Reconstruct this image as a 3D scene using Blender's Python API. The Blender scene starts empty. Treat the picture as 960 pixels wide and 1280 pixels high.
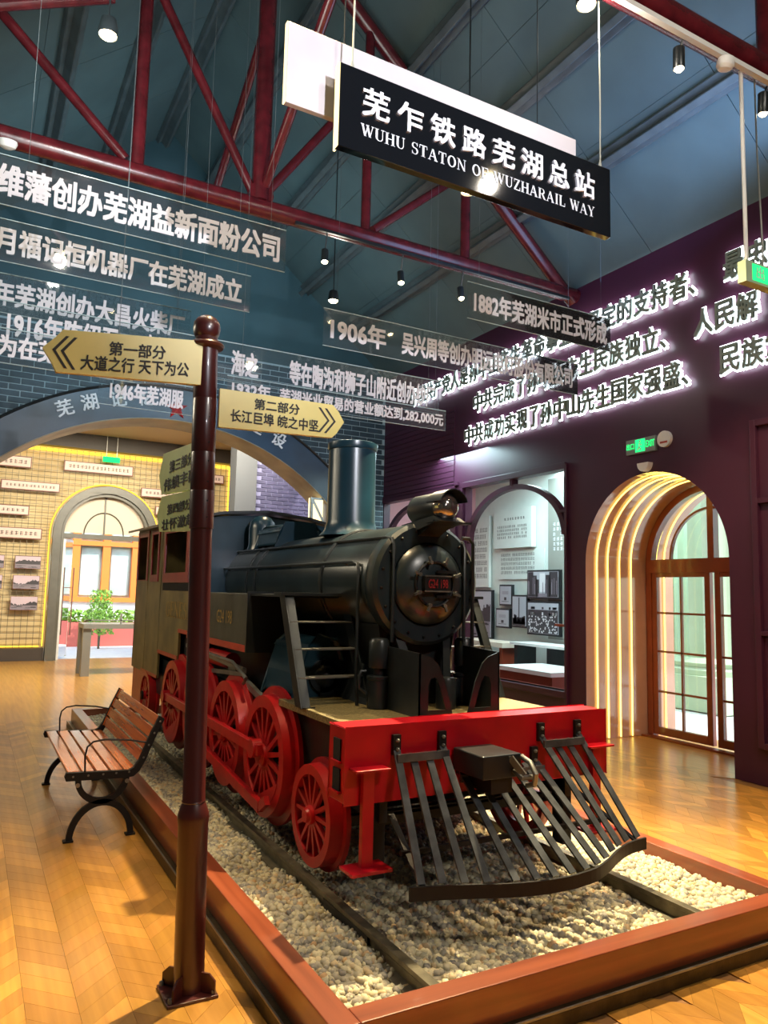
import bpy, math, random
from mathutils import Vector, Matrix
from mathutils.geometry import tessellate_polygon
random.seed(7)
PI = math.pi
S = bpy.context.scene
COL = S.collection

# ------------------------------------------------------------------ camera
cam_d = bpy.data.cameras.new('camera'); cam = bpy.data.objects.new('camera', cam_d); COL.objects.link(cam)
S.camera = cam
yaw, pit, roll, FPX = 0.502935, 0.107991, 0.0234595, 932.0
cy, sy, cp, sp = math.cos(yaw), math.sin(yaw), math.cos(pit), math.sin(pit)
fw = Vector((sy*cp, cy*cp, sp)); rt = Vector((cy, -sy, 0)); up = rt.cross(fw)
cr, sr = math.cos(roll), math.sin(roll)
rt, up = rt*cr + up*sr, up*cr - rt*sr
mw = Matrix((rt, up, -fw)).transposed().to_4x4(); mw.translation = Vector((0, 0, 1.6))
cam.matrix_world = mw
cam_d.sensor_fit = 'VERTICAL'; cam_d.sensor_height = 36.0; cam_d.lens = FPX/1280*36.0
cam_d.clip_start = .05; cam_d.clip_end = 200

# ------------------------------------------------------------------ world and light
W = bpy.data.worlds.new('sky'); S.world = W; W.use_nodes = True
wn = W.node_tree.nodes; wl = W.node_tree.links
bg = wn['Background']
sky = wn.new('ShaderNodeTexSky'); sky.sky_type = 'NISHITA'; sky.sun_disc = False
sky.sun_elevation = math.radians(55); sky.sun_rotation = math.radians(200)
wl.new(sky.outputs['Color'], bg.inputs['Color']); bg.inputs['Strength'].default_value = 0.5
S.view_settings.view_transform = 'Standard'
try: S.view_settings.look = 'None'
except Exception: pass
S.view_settings.exposure = 0.43
S.view_settings.gamma = 1.0
S.view_settings.use_curve_mapping = False
S.cycles.max_bounces = 8; S.cycles.transparent_max_bounces = 24
S.cycles.use_denoising = True
S.cycles.sample_clamp_indirect = 6.0
S.cycles.caustics_reflective = False; S.cycles.caustics_refractive = False

def light(name, kind, loc, energy, color, target=None, size=.1, spot=60, blend=.4, sx=None, sy_=None):
    d = bpy.data.lights.new(name, kind); d.energy = energy; d.color = color
    if kind == 'SPOT': d.spot_size = math.radians(spot); d.spot_blend = blend; d.shadow_soft_size = size
    elif kind == 'POINT': d.shadow_soft_size = size
    elif kind == 'AREA':
        d.shape = 'RECTANGLE'; d.size = sx or size; d.size_y = sy_ or size
    elif kind == 'SUN': d.angle = math.radians(1)
    o = bpy.data.objects.new(name, d); COL.objects.link(o); o.location = loc
    if target is not None:
        o.rotation_euler = (Vector(target) - Vector(loc)).to_track_quat('-Z', 'Y').to_euler()
    return o
WARM = (1.0, .73, .40); NEUT = (1.0, .90, .76); COOL = (.62, .80, 1.0)
light('sun', 'SUN', (9, -9, 14), 5.5, (1.0, .95, .86), target=(3, 0, 0))
# track spots (their housings are built further down)
SPOTS = [((1.28, 3.26, 5.02), (.75, 3.0, 0), 300, .06, 74),
         ((3.70, 2.98, 5.02), (3.6, 3.1, 0.), 420, .05, 62),
         ((2.84, 6.50, 4.90), (1.5, 3.5, 0), 360, .05, 60),
         ((3.71, 6.50, 4.88), (2.5, 2.6, 0), 900, .04, 50),
         ((4.47, 6.50, 4.88), (3.6, 3.0, 0), 420, .05, 60),
         ((4.55, 2.98, 5.02), (5.4, 4.2, 0), 360, .05, 80)]
light('pendant_spot_beam', 'SPOT', (3.05, 4.35, 4.55), 1950, (1, .80, .46), (2.5, 2.7, 0), .035, 72, .5)
for i, (p, t, e, s_, a_) in enumerate(SPOTS):
    light('track_spot_beam', 'SPOT', (p[0], p[1], p[2]-.12), e, WARM if i != 3 else (1, .78, .48), t, s_, a_, .5)
PEND = [(.53, 4.85, 5.2), (2.95, 3.02, 5.12), (.571, 3.884, 5.05), (3.473, 1.321, 5.05), (3.40, 7.5, 4.93)]
for p in PEND:
    light('pendant_bulb', 'POINT', (p[0], p[1], p[2]-.12), 22, NEUT, size=.06)
light('ceiling_luminaire_light', 'AREA', (2.6, -1.6, 5.3), 95, (1, .93, .84), (1.6, 3.0, 1.0), sx=.5, sy_=.5)  # added frontal fill from behind the camera, no luminaire is built
light('ceiling_luminaire_light', 'AREA', (-1.55, 6.2, 3.6), 60, (1, .86, .62), (1.6, 5.6, 1.2), sx=2.5, sy_=.5)  # added warm fill from the left side, no luminaire is built
light('roof_wash_light', 'AREA', (2.3, 8.6, 5.0), 55, (.55, .85, 1.0), (2.3, 10.6, 6.6), sx=3.6, sy_=.4)  # this and the next two: unseen area lights added to brighten and tint the roof
light('roof_wash_light', 'AREA', (4.9, 4.5, 4.95), 42, (.36, .58, 1.0), (4.4, 6.0, 8.0), sx=1.2, sy_=3)
light('roof_wash_light', 'AREA', (.4, 4.2, 4.9), 62, (.85, .97, .93), (.6, 5.2, 8.0), sx=1.2, sy_=3)
light('banner_spot_beam', 'SPOT', (1.5, -1.5, 3.5), 950, (.88, .90, 1.0), (1.8, 6.0, 4.05), .05, 46, .9)  # added spot that brightens the banner lettering, it has no fitting
light('back_room_light', 'AREA', (2.6, 12.5, 4.8), 680, (1, .90, .70), (2.4, 16.6, 1.2), sx=4.5, sy_=.8)
light('side_room_light', 'AREA', (7.6, 8.9, 3.7), 260, (.66, .95, 1.0), (7.7, 8.9, 0), sx=1.2, sy_=4.0)

# ------------------------------------------------------------------ materials
def mat(name, col, rough=.5, metal=0., var=0., vscale=6., bump=0., bscale=60., col2=None, spec=None, coat=0., trans=0., alpha=None, emis=None, estr=0.):
    m = bpy.data.materials.new(name); m.use_nodes = True
    N = m.node_tree.nodes; L = m.node_tree.links; b = N['Principled BSDF']
    b.inputs['Base Color'].default_value = (*col, 1); b.inputs['Roughness'].default_value = rough
    b.inputs['Metallic'].default_value = metal
    if spec is not None: b.inputs['Specular IOR Level'].default_value = spec
    if coat: b.inputs['Coat Weight'].default_value = coat; b.inputs['Coat Roughness'].default_value = .08
    if trans: b.inputs['Transmission Weight'].default_value = trans
    if emis: b.inputs['Emission Color'].default_value = (*emis, 1); b.inputs['Emission Strength'].default_value = estr
    tc = N.new('ShaderNodeTexCoord')
    if var or col2:
        n = N.new('ShaderNodeTexNoise'); n.inputs['Scale'].default_value = vscale; n.inputs['Detail'].default_value = 5
        L.new(tc.outputs['Object'], n.inputs['Vector'])
        r = N.new('ShaderNodeValToRGB'); r.color_ramp.elements[0].position = .35; r.color_ramp.elements[1].position = .68
        c2 = col2 or tuple(min(1, c*(1+var)) for c in col); c1 = tuple(c*(1-var) for c in col)
        r.color_ramp.elements[0].color = (*c1, 1); r.color_ramp.elements[1].color = (*c2, 1)
        L.new(n.outputs['Fac'], r.inputs['Fac']); L.new(r.outputs['Color'], b.inputs['Base Color'])
    if bump:
        n2 = N.new('ShaderNodeTexNoise'); n2.inputs['Scale'].default_value = bscale; n2.inputs['Detail'].default_value = 4
        L.new(tc.outputs['Object'], n2.inputs['Vector'])
        bp = N.new('ShaderNodeBump'); bp.inputs['Strength'].default_value = bump; bp.inputs['Distance'].default_value = .01
        L.new(n2.outputs['Fac'], bp.inputs['Height']); L.new(bp.outputs['Normal'], b.inputs['Normal'])
    return m
def wood(name, c1, c2, rough=.3, scale=4., axis='Y', coat=.3, rand=0.):
    m = bpy.data.materials.new(name); m.use_nodes = True
    N = m.node_tree.nodes; L = m.node_tree.links; b = N['Principled BSDF']
    b.inputs['Roughness'].default_value = rough; b.inputs['Coat Weight'].default_value = coat; b.inputs['Coat Roughness'].default_value = .12
    tc = N.new('ShaderNodeTexCoord'); mp = N.new('ShaderNodeMapping')
    s = {'X': (.6, 12, 12), 'Y': (12, .6, 12), 'Z': (12, 12, .6)}[axis]
    mp.inputs['Scale'].default_value = s
    n = N.new('ShaderNodeTexNoise'); n.inputs['Scale'].default_value = scale; n.inputs['Detail'].default_value = 6
    L.new(tc.outputs['Object'], mp.inputs['Vector']); L.new(mp.outputs['Vector'], n.inputs['Vector'])
    r = N.new('ShaderNodeValToRGB'); r.color_ramp.elements[0].position = .3; r.color_ramp.elements[1].position = .7
    r.color_ramp.elements[0].color = (*c1, 1); r.color_ramp.elements[1].color = (*c2, 1)
    L.new(n.outputs['Fac'], r.inputs['Fac'])
    last = r.outputs['Color']
    if rand:
        at = N.new('ShaderNodeAttribute'); at.attribute_name = 'tone'
        mx = N.new('ShaderNodeMix'); mx.data_type = 'RGBA'; mx.blend_type = 'MULTIPLY'; mx.inputs['Factor'].default_value = 1
        L.new(last, mx.inputs['A']); L.new(at.outputs['Color'], mx.inputs['B']); last = mx.outputs['Result']
    L.new(last, b.inputs['Base Color'])
    return m
def emit(name, col, strength):
    m = bpy.data.materials.new(name); m.use_nodes = True
    N = m.node_tree.nodes; N.clear(); e = N.new('ShaderNodeEmission'); o = N.new('ShaderNodeOutputMaterial')
    e.inputs['Color'].default_value = (*col, 1); e.inputs['Strength'].default_value = strength
    m.node_tree.links.new(e.outputs[0], o.inputs['Surface']); return m
def acrylic(name, tint=(.93, .98, 1.0), gloss=.10, haze=0.04, ior=1.45):
    m = bpy.data.materials.new(name); m.use_nodes = True
    N = m.node_tree.nodes; L = m.node_tree.links; N.clear()
    o = N.new('ShaderNodeOutputMaterial'); t = N.new('ShaderNodeBsdfTransparent'); t.inputs['Color'].default_value = (*tint, 1)
    g = N.new('ShaderNodeBsdfGlossy'); g.inputs['Roughness'].default_value = .04
    d = N.new('ShaderNodeBsdfDiffuse'); d.inputs['Color'].default_value = (.75, .85, .9, 1)
    fr = N.new('ShaderNodeFresnel'); fr.inputs['IOR'].default_value = ior
    mth = N.new('ShaderNodeMath'); mth.operation = 'ADD'; mth.inputs[1].default_value = gloss*.3
    L.new(fr.outputs[0], mth.inputs[0])
    m1 = N.new('ShaderNodeMixShader'); m2 = N.new('ShaderNodeMixShader'); m1.inputs[0].default_value = haze
    L.new(t.outputs[0], m1.inputs[1]); L.new(d.outputs[0], m1.inputs[2])
    L.new(mth.outputs[0], m2.inputs[0]); L.new(m1.outputs[0], m2.inputs[1]); L.new(g.outputs[0], m2.inputs[2])
    L.new(m2.outputs[0], o.inputs['Surface']); return m

M = {}
M['black'] = mat('black_paint', (.011, .014, .016), .32, var=.3, bump=.05, bscale=30, spec=.5)
M['boiler'] = mat('boiler_paint', (.011, .018, .022), .30, var=.45, vscale=3, bump=.06, bscale=14, spec=.6)
M['teal'] = mat('teal_black_paint', (.006, .027, .043), .28, var=.3, vscale=3, spec=.6)
M['tank'] = mat('weathered_tank_paint', (.15, .12, .048), .45, var=.35, vscale=3, col2=(.23, .175, .065), bump=.05, bscale=20)
M['tank_dark'] = mat('olive_tank_paint', (.040, .045, .035), .42, var=.35, vscale=4, bump=.05, bscale=20)
M['red'] = mat('red_enamel', (.42, .002, .010), .33, var=.12, vscale=8, bump=.04, bscale=40, spec=.5)
M['redwheel'] = mat('red_wheel_enamel', (.38, .006, .008), .38, var=.15, vscale=8, bump=.04)
M['redstripe'] = mat('orange_red_stripe', (.40, .045, .022), .45, var=.12)
M['redframe'] = mat('dark_red_window_frame', (.20, .008, .012), .4, var=.15)
M['void'] = mat('unlit_interior_black', (.004, .004, .005), .9)
M['iron'] = mat('cast_iron_black', (.006, .006, .007), .5, bump=.05, spec=.3)
M['slat'] = mat('steel_slat', (.10, .108, .118), .22, metal=.4, var=.35, vscale=12, bump=.04)
M['deck'] = mat('chequer_deck', (.17, .135, .055), .5, metal=.1, var=.4, vscale=60, bump=.5, bscale=120)
M['brass'] = mat('old_brass', (.28, .20, .09), .35, metal=.8, var=.3)
M['gold'] = mat('gold_lettering', (.34, .22, .05), .5)
M['steel'] = mat('worn_steel', (.22, .22, .20), .35, metal=.7, var=.3)
M['rail'] = mat('rail_steel', (.12, .105, .07), .42, metal=.45, var=.45, vscale=10, bump=.15, bscale=40)
M['sleeper'] = wood('sleeper_wood', (.06, .045, .03), (.13, .10, .06), .7, axis='X', coat=0)
M['plinth_y'] = wood('varnished_red_timber', (.16, .034, .012), (.25, .060, .022), .32, scale=2, axis='Y', coat=.5)
M['plinth_x'] = wood('varnished_red_timber_front', (.16, .034, .012), (.25, .060, .022), .32, scale=2, axis='X', coat=.5)
M['step'] = mat('dark_bronze_channel', (.050, .036, .016), .38, metal=.5, var=.4, vscale=10, bump=.1)
M['floor'] = wood('chevron_oak', (.34, .158, .026), (.49, .245, .050), .31, scale=2.2, axis='Y', coat=.2, rand=1.)
M['groove'] = mat('floor_groove', (.20, .09, .025), .5)
M['bench'] = wood('bench_slat_wood', (.40, .085, .018), (.60, .15, .030), .25, scale=3, axis='Y', coat=.6)
M['pole'] = mat('maroon_pole_enamel', (.055, .009, .008), .34, var=.12, spec=.6, coat=.3)
M['signy'] = mat('yellow_sign_face', (.80, .68, .22), .38, var=.06, coat=.2)
M['signg'] = mat('pale_green_sign_face', (.62, .74, .34), .4, var=.06)
M['ink'] = mat('black_print', (.02, .017, .015), .6)
M['white'] = mat('white_print', (.80, .80, .84), .5)
M['lilac'] = mat('pale_board', (.58, .53, .55), .5, var=.03)
M['signblack'] = mat('gloss_black_sign', (.006, .007, .009), .07, spec=.6)
M['roof'] = mat('teal_roof_sheet', (.060, .098, .104), .6, var=.10, vscale=2)
M['purlin'] = mat('grey_purlin_paint', (.062, .080, .085), .42, var=.2)
M['truss'] = mat('maroon_truss_paint', (.085, .007, .011), .27, var=.3, vscale=9, spec=.6, bump=.1, bscale=25)
M['gable'] = mat('teal_gable_plaster', (.030, .075, .092), .7, var=.1, vscale=1.5)
M['brick'] = mat('teal_brick', (.028, .055, .075), .55, var=.25, vscale=5, bump=.2, bscale=40)
M['mortar'] = mat('pale_mortar', (.34, .45, .50), .8)
M['brickp'] = mat('violet_brick', (.045, .042, .095), .6, var=.2)
M['archband'] = mat('blue_arch_band', (.010, .036, .075), .33, var=.35, vscale=1.4, spec=.5)
M['soffit'] = mat('stone_grey_soffit', (.30, .26, .19), .45, var=.3, vscale=2)
M['star'] = mat('red_star_paint', (.55, .01, .015), .35)
M['wallr'] = mat('maroon_panel_wall', (.054, .013, .034), .38, var=.10, vscale=1.2, spec=.4)
M['wallw'] = mat('side_room_wall', (.62, .66, .62), .7, var=.03)
M['wallg'] = mat('grey_text_panel', (.24, .24, .21), .6)
M['pink'] = mat('pink_panel', (.60, .30, .33), .7)
M['cream'] = mat('cream_ceiling', (.72, .62, .50), .8)
M['walld'] = mat('dark_wall_paint', (.05, .055, .065), .7)
M['beamd'] = mat('dark_brown_header', (.045, .032, .022), .5)
M['meshwall'] = mat('map_print_panel', (.66, .52, .28), .7, col2=(.50, .37, .18), var=.05, vscale=1.1)
M['wire'] = mat('grey_wire', (.16, .13, .08), .5, metal=.3)
M['archgrey'] = mat('grey_green_arch_frame', (.10, .095, .075), .4, var=.1)
M['archred'] = mat('reddish_inner_jamb', (.20, .09, .06), .5)
M['plaque'] = mat('pale_pink_plaque', (.66, .48, .42), .5)
M['plaqueframe'] = mat('brown_plaque_frame', (.16, .05, .03), .5)
M['photo'] = mat('old_photo_print', (.10, .08, .085), .4, col2=(.42, .34, .38), vscale=5)
M['photob'] = mat('grey_photo_print', (.06, .06, .07), .35, col2=(.36, .35, .38), vscale=9)
M['pprint'] = mat('violet_photo_paper', (.50, .40, .46), .5)
M['pprintb'] = mat('grey_photo_paper', (.38, .38, .42), .5)
M['pmid'] = mat('photo_mid_grey', (.20, .17, .20), .5)
M['pdark'] = mat('photo_dark_grey', (.035, .030, .035), .5)
M['plight'] = mat('photo_light_grey', (.62, .60, .62), .5)
M['glass'] = acrylic('clear_glass', (.92, .96, .93), .0, .02, 1.22)
M['acr'] = acrylic('clear_acrylic', (.93, .97, .98), .16, .025)
M['acredge'] = mat('bright_acrylic_edge', (.55, .72, .75), .15, emis=(.5, .7, .75), estr=0.0)
M['reveal'] = mat('lacquered_cream_reveal', (.46, .25, .18), .13, var=.05, spec=.6, coat=.5)
M['doorwood'] = mat('red_brown_door_frame', (.17, .035, .014), .28, var=.15, coat=.3)
M['orange'] = mat('orange_facade_frame', (.72, .20, .03), .5)
M['palestone'] = mat('pale_paving', (.62, .62, .58), .8, var=.05)
M['redkerb'] = mat('red_planter', (.42, .10, .08), .6)
M['leaf'] = mat('hedge_leaf', (.20, .40, .05), .6, var=.4, vscale=9)
M['column'] = mat('white_fluted_stone', (.42, .52, .36), .7, var=.04)
M['facglass'] = mat('facade_glass', (.50, .64, .58), .15, var=.3, vscale=1)
M['aluminium'] = mat('brushed_grey_metal', (.28, .29, .28), .35, metal=.4)
M['whitepaint'] = mat('white_paint', (.75, .75, .73), .4)
M['cabred'] = mat('red_brown_cabinet', (.22, .038, .016), .35, var=.1)
M['neonface'] = mat('neon_letter_face', (.22, .28, .25), .5)
M['neon'] = emit('neon_halo', (.86, .95, 1.0), 7.)
M['ledy'] = emit('yellow_led', (1.0, .60, .05), 1.7)
M['ledn'] = emit('niche_led', (1.0, .72, .14), 3.2)
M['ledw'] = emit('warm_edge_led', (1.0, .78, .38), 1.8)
M['bulb'] = emit('lamp_face', (1.0, .78, .42), 26.)
M['green'] = emit('exit_green', (.02, .85, .18), 1.5)
M['rope'] = mat('pale_cord', (.45, .45, .36), .8)
M['wireline'] = mat('suspension_wire', (.10, .12, .13), .4, metal=.3)
M['lens'] = mat('lamp_glass', (.42, .36, .33), .12, metal=.9, spec=1.)
M['platered'] = mat('number_plate_red', (.22, .008, .012), .5)

# ------------------------------------------------------------------ helpers
def setp(o, label=None, cat=None, group=None, kind=None):
    if label: o['label'] = label
    if cat: o['category'] = cat
    if group: o['group'] = group
    if kind: o['kind'] = kind
    return o
LOC = {}
def thing(name, label, cat, loc=(0, 0, 0), group=None, rz=0):
    o = bpy.data.objects.new(name, None); o.empty_display_size = .1; COL.objects.link(o)
    o.location = loc; o.rotation_euler = (0, 0, rz); LOC[o.name] = Vector(loc)
    return setp(o, label, cat, group)
def wloc(o):
    v = Vector((0, 0, 0))
    while o is not None: v = v + o.location; o = o.parent
    return v
class B:
    """collects geometry in world metres, then links it as ONE mesh object"""
    def __init__(s): s.v = []; s.f = []; s.sm = []
    def add(s, vs, fs, smooth=False):
        k = len(s.v); s.v += [tuple(p) for p in vs]; s.f += [tuple(i+k for i in f) for f in fs]; s.sm += [smooth]*len(fs); return s
    def box(s, x0, x1, y0, y1, z0, z1):
        v = [(x, y, z) for z in (z0, z1) for y in (y0, y1) for x in (x0, x1)]
        return s.add(v, [(0, 2, 3, 1), (4, 5, 7, 6), (0, 1, 5, 4), (2, 6, 7, 3), (0, 4, 6, 2), (1, 3, 7, 5)])
    def bar(s, p, q, w, h, upv=(0, 0, 1)):
        p = Vector(p); q = Vector(q); d = (q-p).normalized(); u = Vector(upv)
        if abs(d.dot(u)) > .98: u = Vector((1, 0, 0))
        a = d.cross(u).normalized(); b = a.cross(d).normalized(); a = a*(w/2); b = b*(h/2)
        v = [p-a-b, p+a-b, p+a+b, p-a+b, q-a-b, q+a-b, q+a+b, q-a+b]
        return s.add(v, [(0, 3, 2, 1), (4, 5, 6, 7), (0, 1, 5, 4), (1, 2, 6, 5), (2, 3, 7, 6), (3, 0, 4, 7)])
    def cyl(s, p, q, r0, r1=None, n=24, cap=True):
        if r1 is None: r1 = r0
        p = Vector(p); q = Vector(q); d = (q-p).normalized(); u = Vector((0, 0, 1)) if abs(d.z) < .9 else Vector((1, 0, 0))
        a = d.cross(u).normalized(); b = d.cross(a)
        v = []
        for c, r in ((p, r0), (q, r1)):
            for i in range(n):
                t = 2*PI*i/n; v.append(c + a*(r*math.cos(t)) + b*(r*math.sin(t)))
        s.add(v, [(i, (i+1) % n, n+(i+1) % n, n+i) for i in range(n)], True)
        if cap:
            s.add(v[:n], [tuple(range(n-1, -1, -1))]); s.add(v[n:], [tuple(range(n))])
        return s
    def tube(s, pts, r, n=10, closed=False):
        pts = [Vector(p) for p in pts]; m = len(pts); v = []
        pa = None
        for i, p in enumerate(pts):
            if closed: d = (pts[(i+1) % m]-pts[i-1])
            else: d = pts[min(i+1, m-1)]-pts[max(i-1, 0)]
            d.normalize()
            if pa is None:
                u = Vector((0, 0, 1)) if abs(d.z) < .9 else Vector((1, 0, 0)); a = d.cross(u).normalized()
            else: a = (pa - d*pa.dot(d)).normalized()
            pa = a; b = d.cross(a)
            for k in range(n):
                t = 2*PI*k/n; v.append(p + a*(r*math.cos(t)) + b*(r*math.sin(t)))
        f = []
        for i in range(m if closed else m-1):
            j = (i+1) % m
            for k in range(n): f.append((i*n+k, i*n+(k+1) % n, j*n+(k+1) % n, j*n+k))
        s.add(v, f, True)
        if not closed: s.add(v[:n], [tuple(range(n-1, -1, -1))]); s.add(v[-n:], [tuple(range(n))])
        return s
    def lathe(s, prof, c=(0, 0, 0), d=(0, 0, 1), n=28, smooth=True, cap=True):
        """prof: (radius, height) along d from c"""
        c = Vector(c); d = Vector(d).normalized(); u = Vector((0, 0, 1)) if abs(d.z) < .9 else Vector((1, 0, 0))
        a = d.cross(u).normalized(); b = d.cross(a); v = []
        for r, h in prof:
            for i in range(n):
                t = 2*PI*i/n; v.append(c + d*h + a*(r*math.cos(t)) + b*(r*math.sin(t)))
        f = []
        for j in range(len(prof)-1):
            for i in range(n): f.append((j*n+i, j*n+(i+1) % n, (j+1)*n+(i+1) % n, (j+1)*n+i))
        s.add(v, f, smooth)
        if not cap: return s
        if prof[0][0] > 1e-4: s.add(v[:n], [tuple(range(n-1, -1, -1))])
        if prof[-1][0] > 1e-4: s.add(v[-n:], [tuple(range(n))])
        return s
    def prism(s, polys, O, U, V, t):
        """polys: outline then holes, 2D in the frame O + a*U + b*V, thickness vector t"""
        O = Vector(O); U = Vector(U); V = Vector(V); t = Vector(t)
        P = [[O + U*a + V*b for a, b in pl] for pl in polys]
        flat = [p for pl in P for p in pl]; nn = len(flat)
        tri = tessellate_polygon([[Vector((a, b, 0)) for a, b in pl] for pl in polys])
        v = flat + [p+t for p in flat]; f = [tuple(x) for x in tri] + [tuple(i+nn for i in reversed(x)) for x in tri]
        k = 0
        for pl in polys:
            m = len(pl)
            for i in range(m): a, b = k+i, k+(i+1) % m; f.append((a, b, b+nn, a+nn))
            k += m
        return s.add(v, f)
    def build(s, name, m, parent=None, smooth=None, bevel=0, label=None, kind=None, autos=None):
        me = bpy.data.meshes.new(name); off = wloc(parent) if parent else Vector((0, 0, 0))
        me.from_pydata([Vector(p)-off for p in s.v], [], s.f); me.validate()
        if len(me.polygons) == len(s.sm): me.polygons.foreach_set('use_smooth', s.sm if smooth is None else [smooth]*len(s.sm))
        me.materials.append(M[m] if isinstance(m, str) else m)
        if any(s.sm): me.set_sharp_from_angle(angle=math.radians(35))
        o = bpy.data.objects.new(name, me); COL.objects.link(o)
        if parent: o.parent = parent
        if bevel:
            b = o.modifiers.new('bevel', 'BEVEL'); b.width = bevel; b.segments = 2; b.limit_method = 'ANGLE'
        if label: o['label'] = label
        if kind: o['kind'] = kind
        return o
def cornernormals(o): return o
def struct(name, b, m, **k): return b.build(name, m, kind='structure', **k)
def arc(cx, cz, rx, rz, a0, a1, n):
    return [(cx+rx*math.cos(math.radians(a0+(a1-a0)*i/n)), cz+rz*math.sin(math.radians(a0+(a1-a0)*i/n))) for i in range(n+1)]

# --- writing
_tc = bpy.data.curves.new('writer', 'FONT'); _to = bpy.data.objects.new('writer', _tc); COL.objects.link(_to)
_cache = {}
def glyphs(body, bold=.0, res=2):
    k = (body, bold)
    if k in _cache: return _cache[k]
    _tc.body = body; _tc.size = 1; _tc.offset = bold; _tc.resolution_u = res; _tc.extrude = 0
    dg = bpy.context.evaluated_depsgraph_get(); dg.update()
    me = bpy.data.meshes.new_from_object(_to.evaluated_get(dg))
    v = [tuple(x.co) for x in me.vertices]; f = [tuple(p.vertices) for p in me.polygons]
    # boundary edges for side walls
    cnt = {}
    for p in f:
        for i in range(len(p)):
            a, b = p[i], p[(i+1) % len(p)]
            if (b, a) in cnt: cnt[(b, a)] = 0
            else: cnt[(a, b)] = 1
    e = [k2 for k2, c in cnt.items() if c]
    bpy.data.meshes.remove(me)
    _cache[k] = (v, f, e); return _cache[k]
def write(bld, body, P, U, V, depth=None, bold=.02, fit=None):
    """P lower-left corner, U full-width vector, V full-height vector"""
    v0, f0, e0 = glyphs(body, 0)
    if not v0: return bld
    v, f, e = [], [], []
    k = bold*.62
    for dx, dy in (((0, 0),) if not k else ((-k, -k*.8), (k, -k*.8), (k, k*.8), (-k, k*.8), (0, 0))):
        o = len(v); v += [(a[0]+dx, a[1]+dy) for a in v0]; f += [tuple(i+o for i in x) for x in f0]; e += [(a+o, c+o) for a, c in e0]
    P = Vector(P); U = Vector(U); V = Vector(V)
    x0 = min(a[0] for a in v); x1 = max(a[0] for a in v); y0 = min(a[1] for a in v); y1 = max(a[1] for a in v)
    nn = U.cross(V).normalized()*.0005; n0 = len(v0)
    w = [P + U*((a[0]-x0)/(x1-x0)) + V*((a[1]-y0)/(y1-y0)) + nn*(i//n0) for i, a in enumerate(v)]
    if depth is None: return bld.add(w, f)
    D = Vector(depth); n = len(w)
    bld.add(w + [p+D for p in w], list(f) + [(a, b, b+n, a+n) for a, b in e])
    return bld
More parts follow.
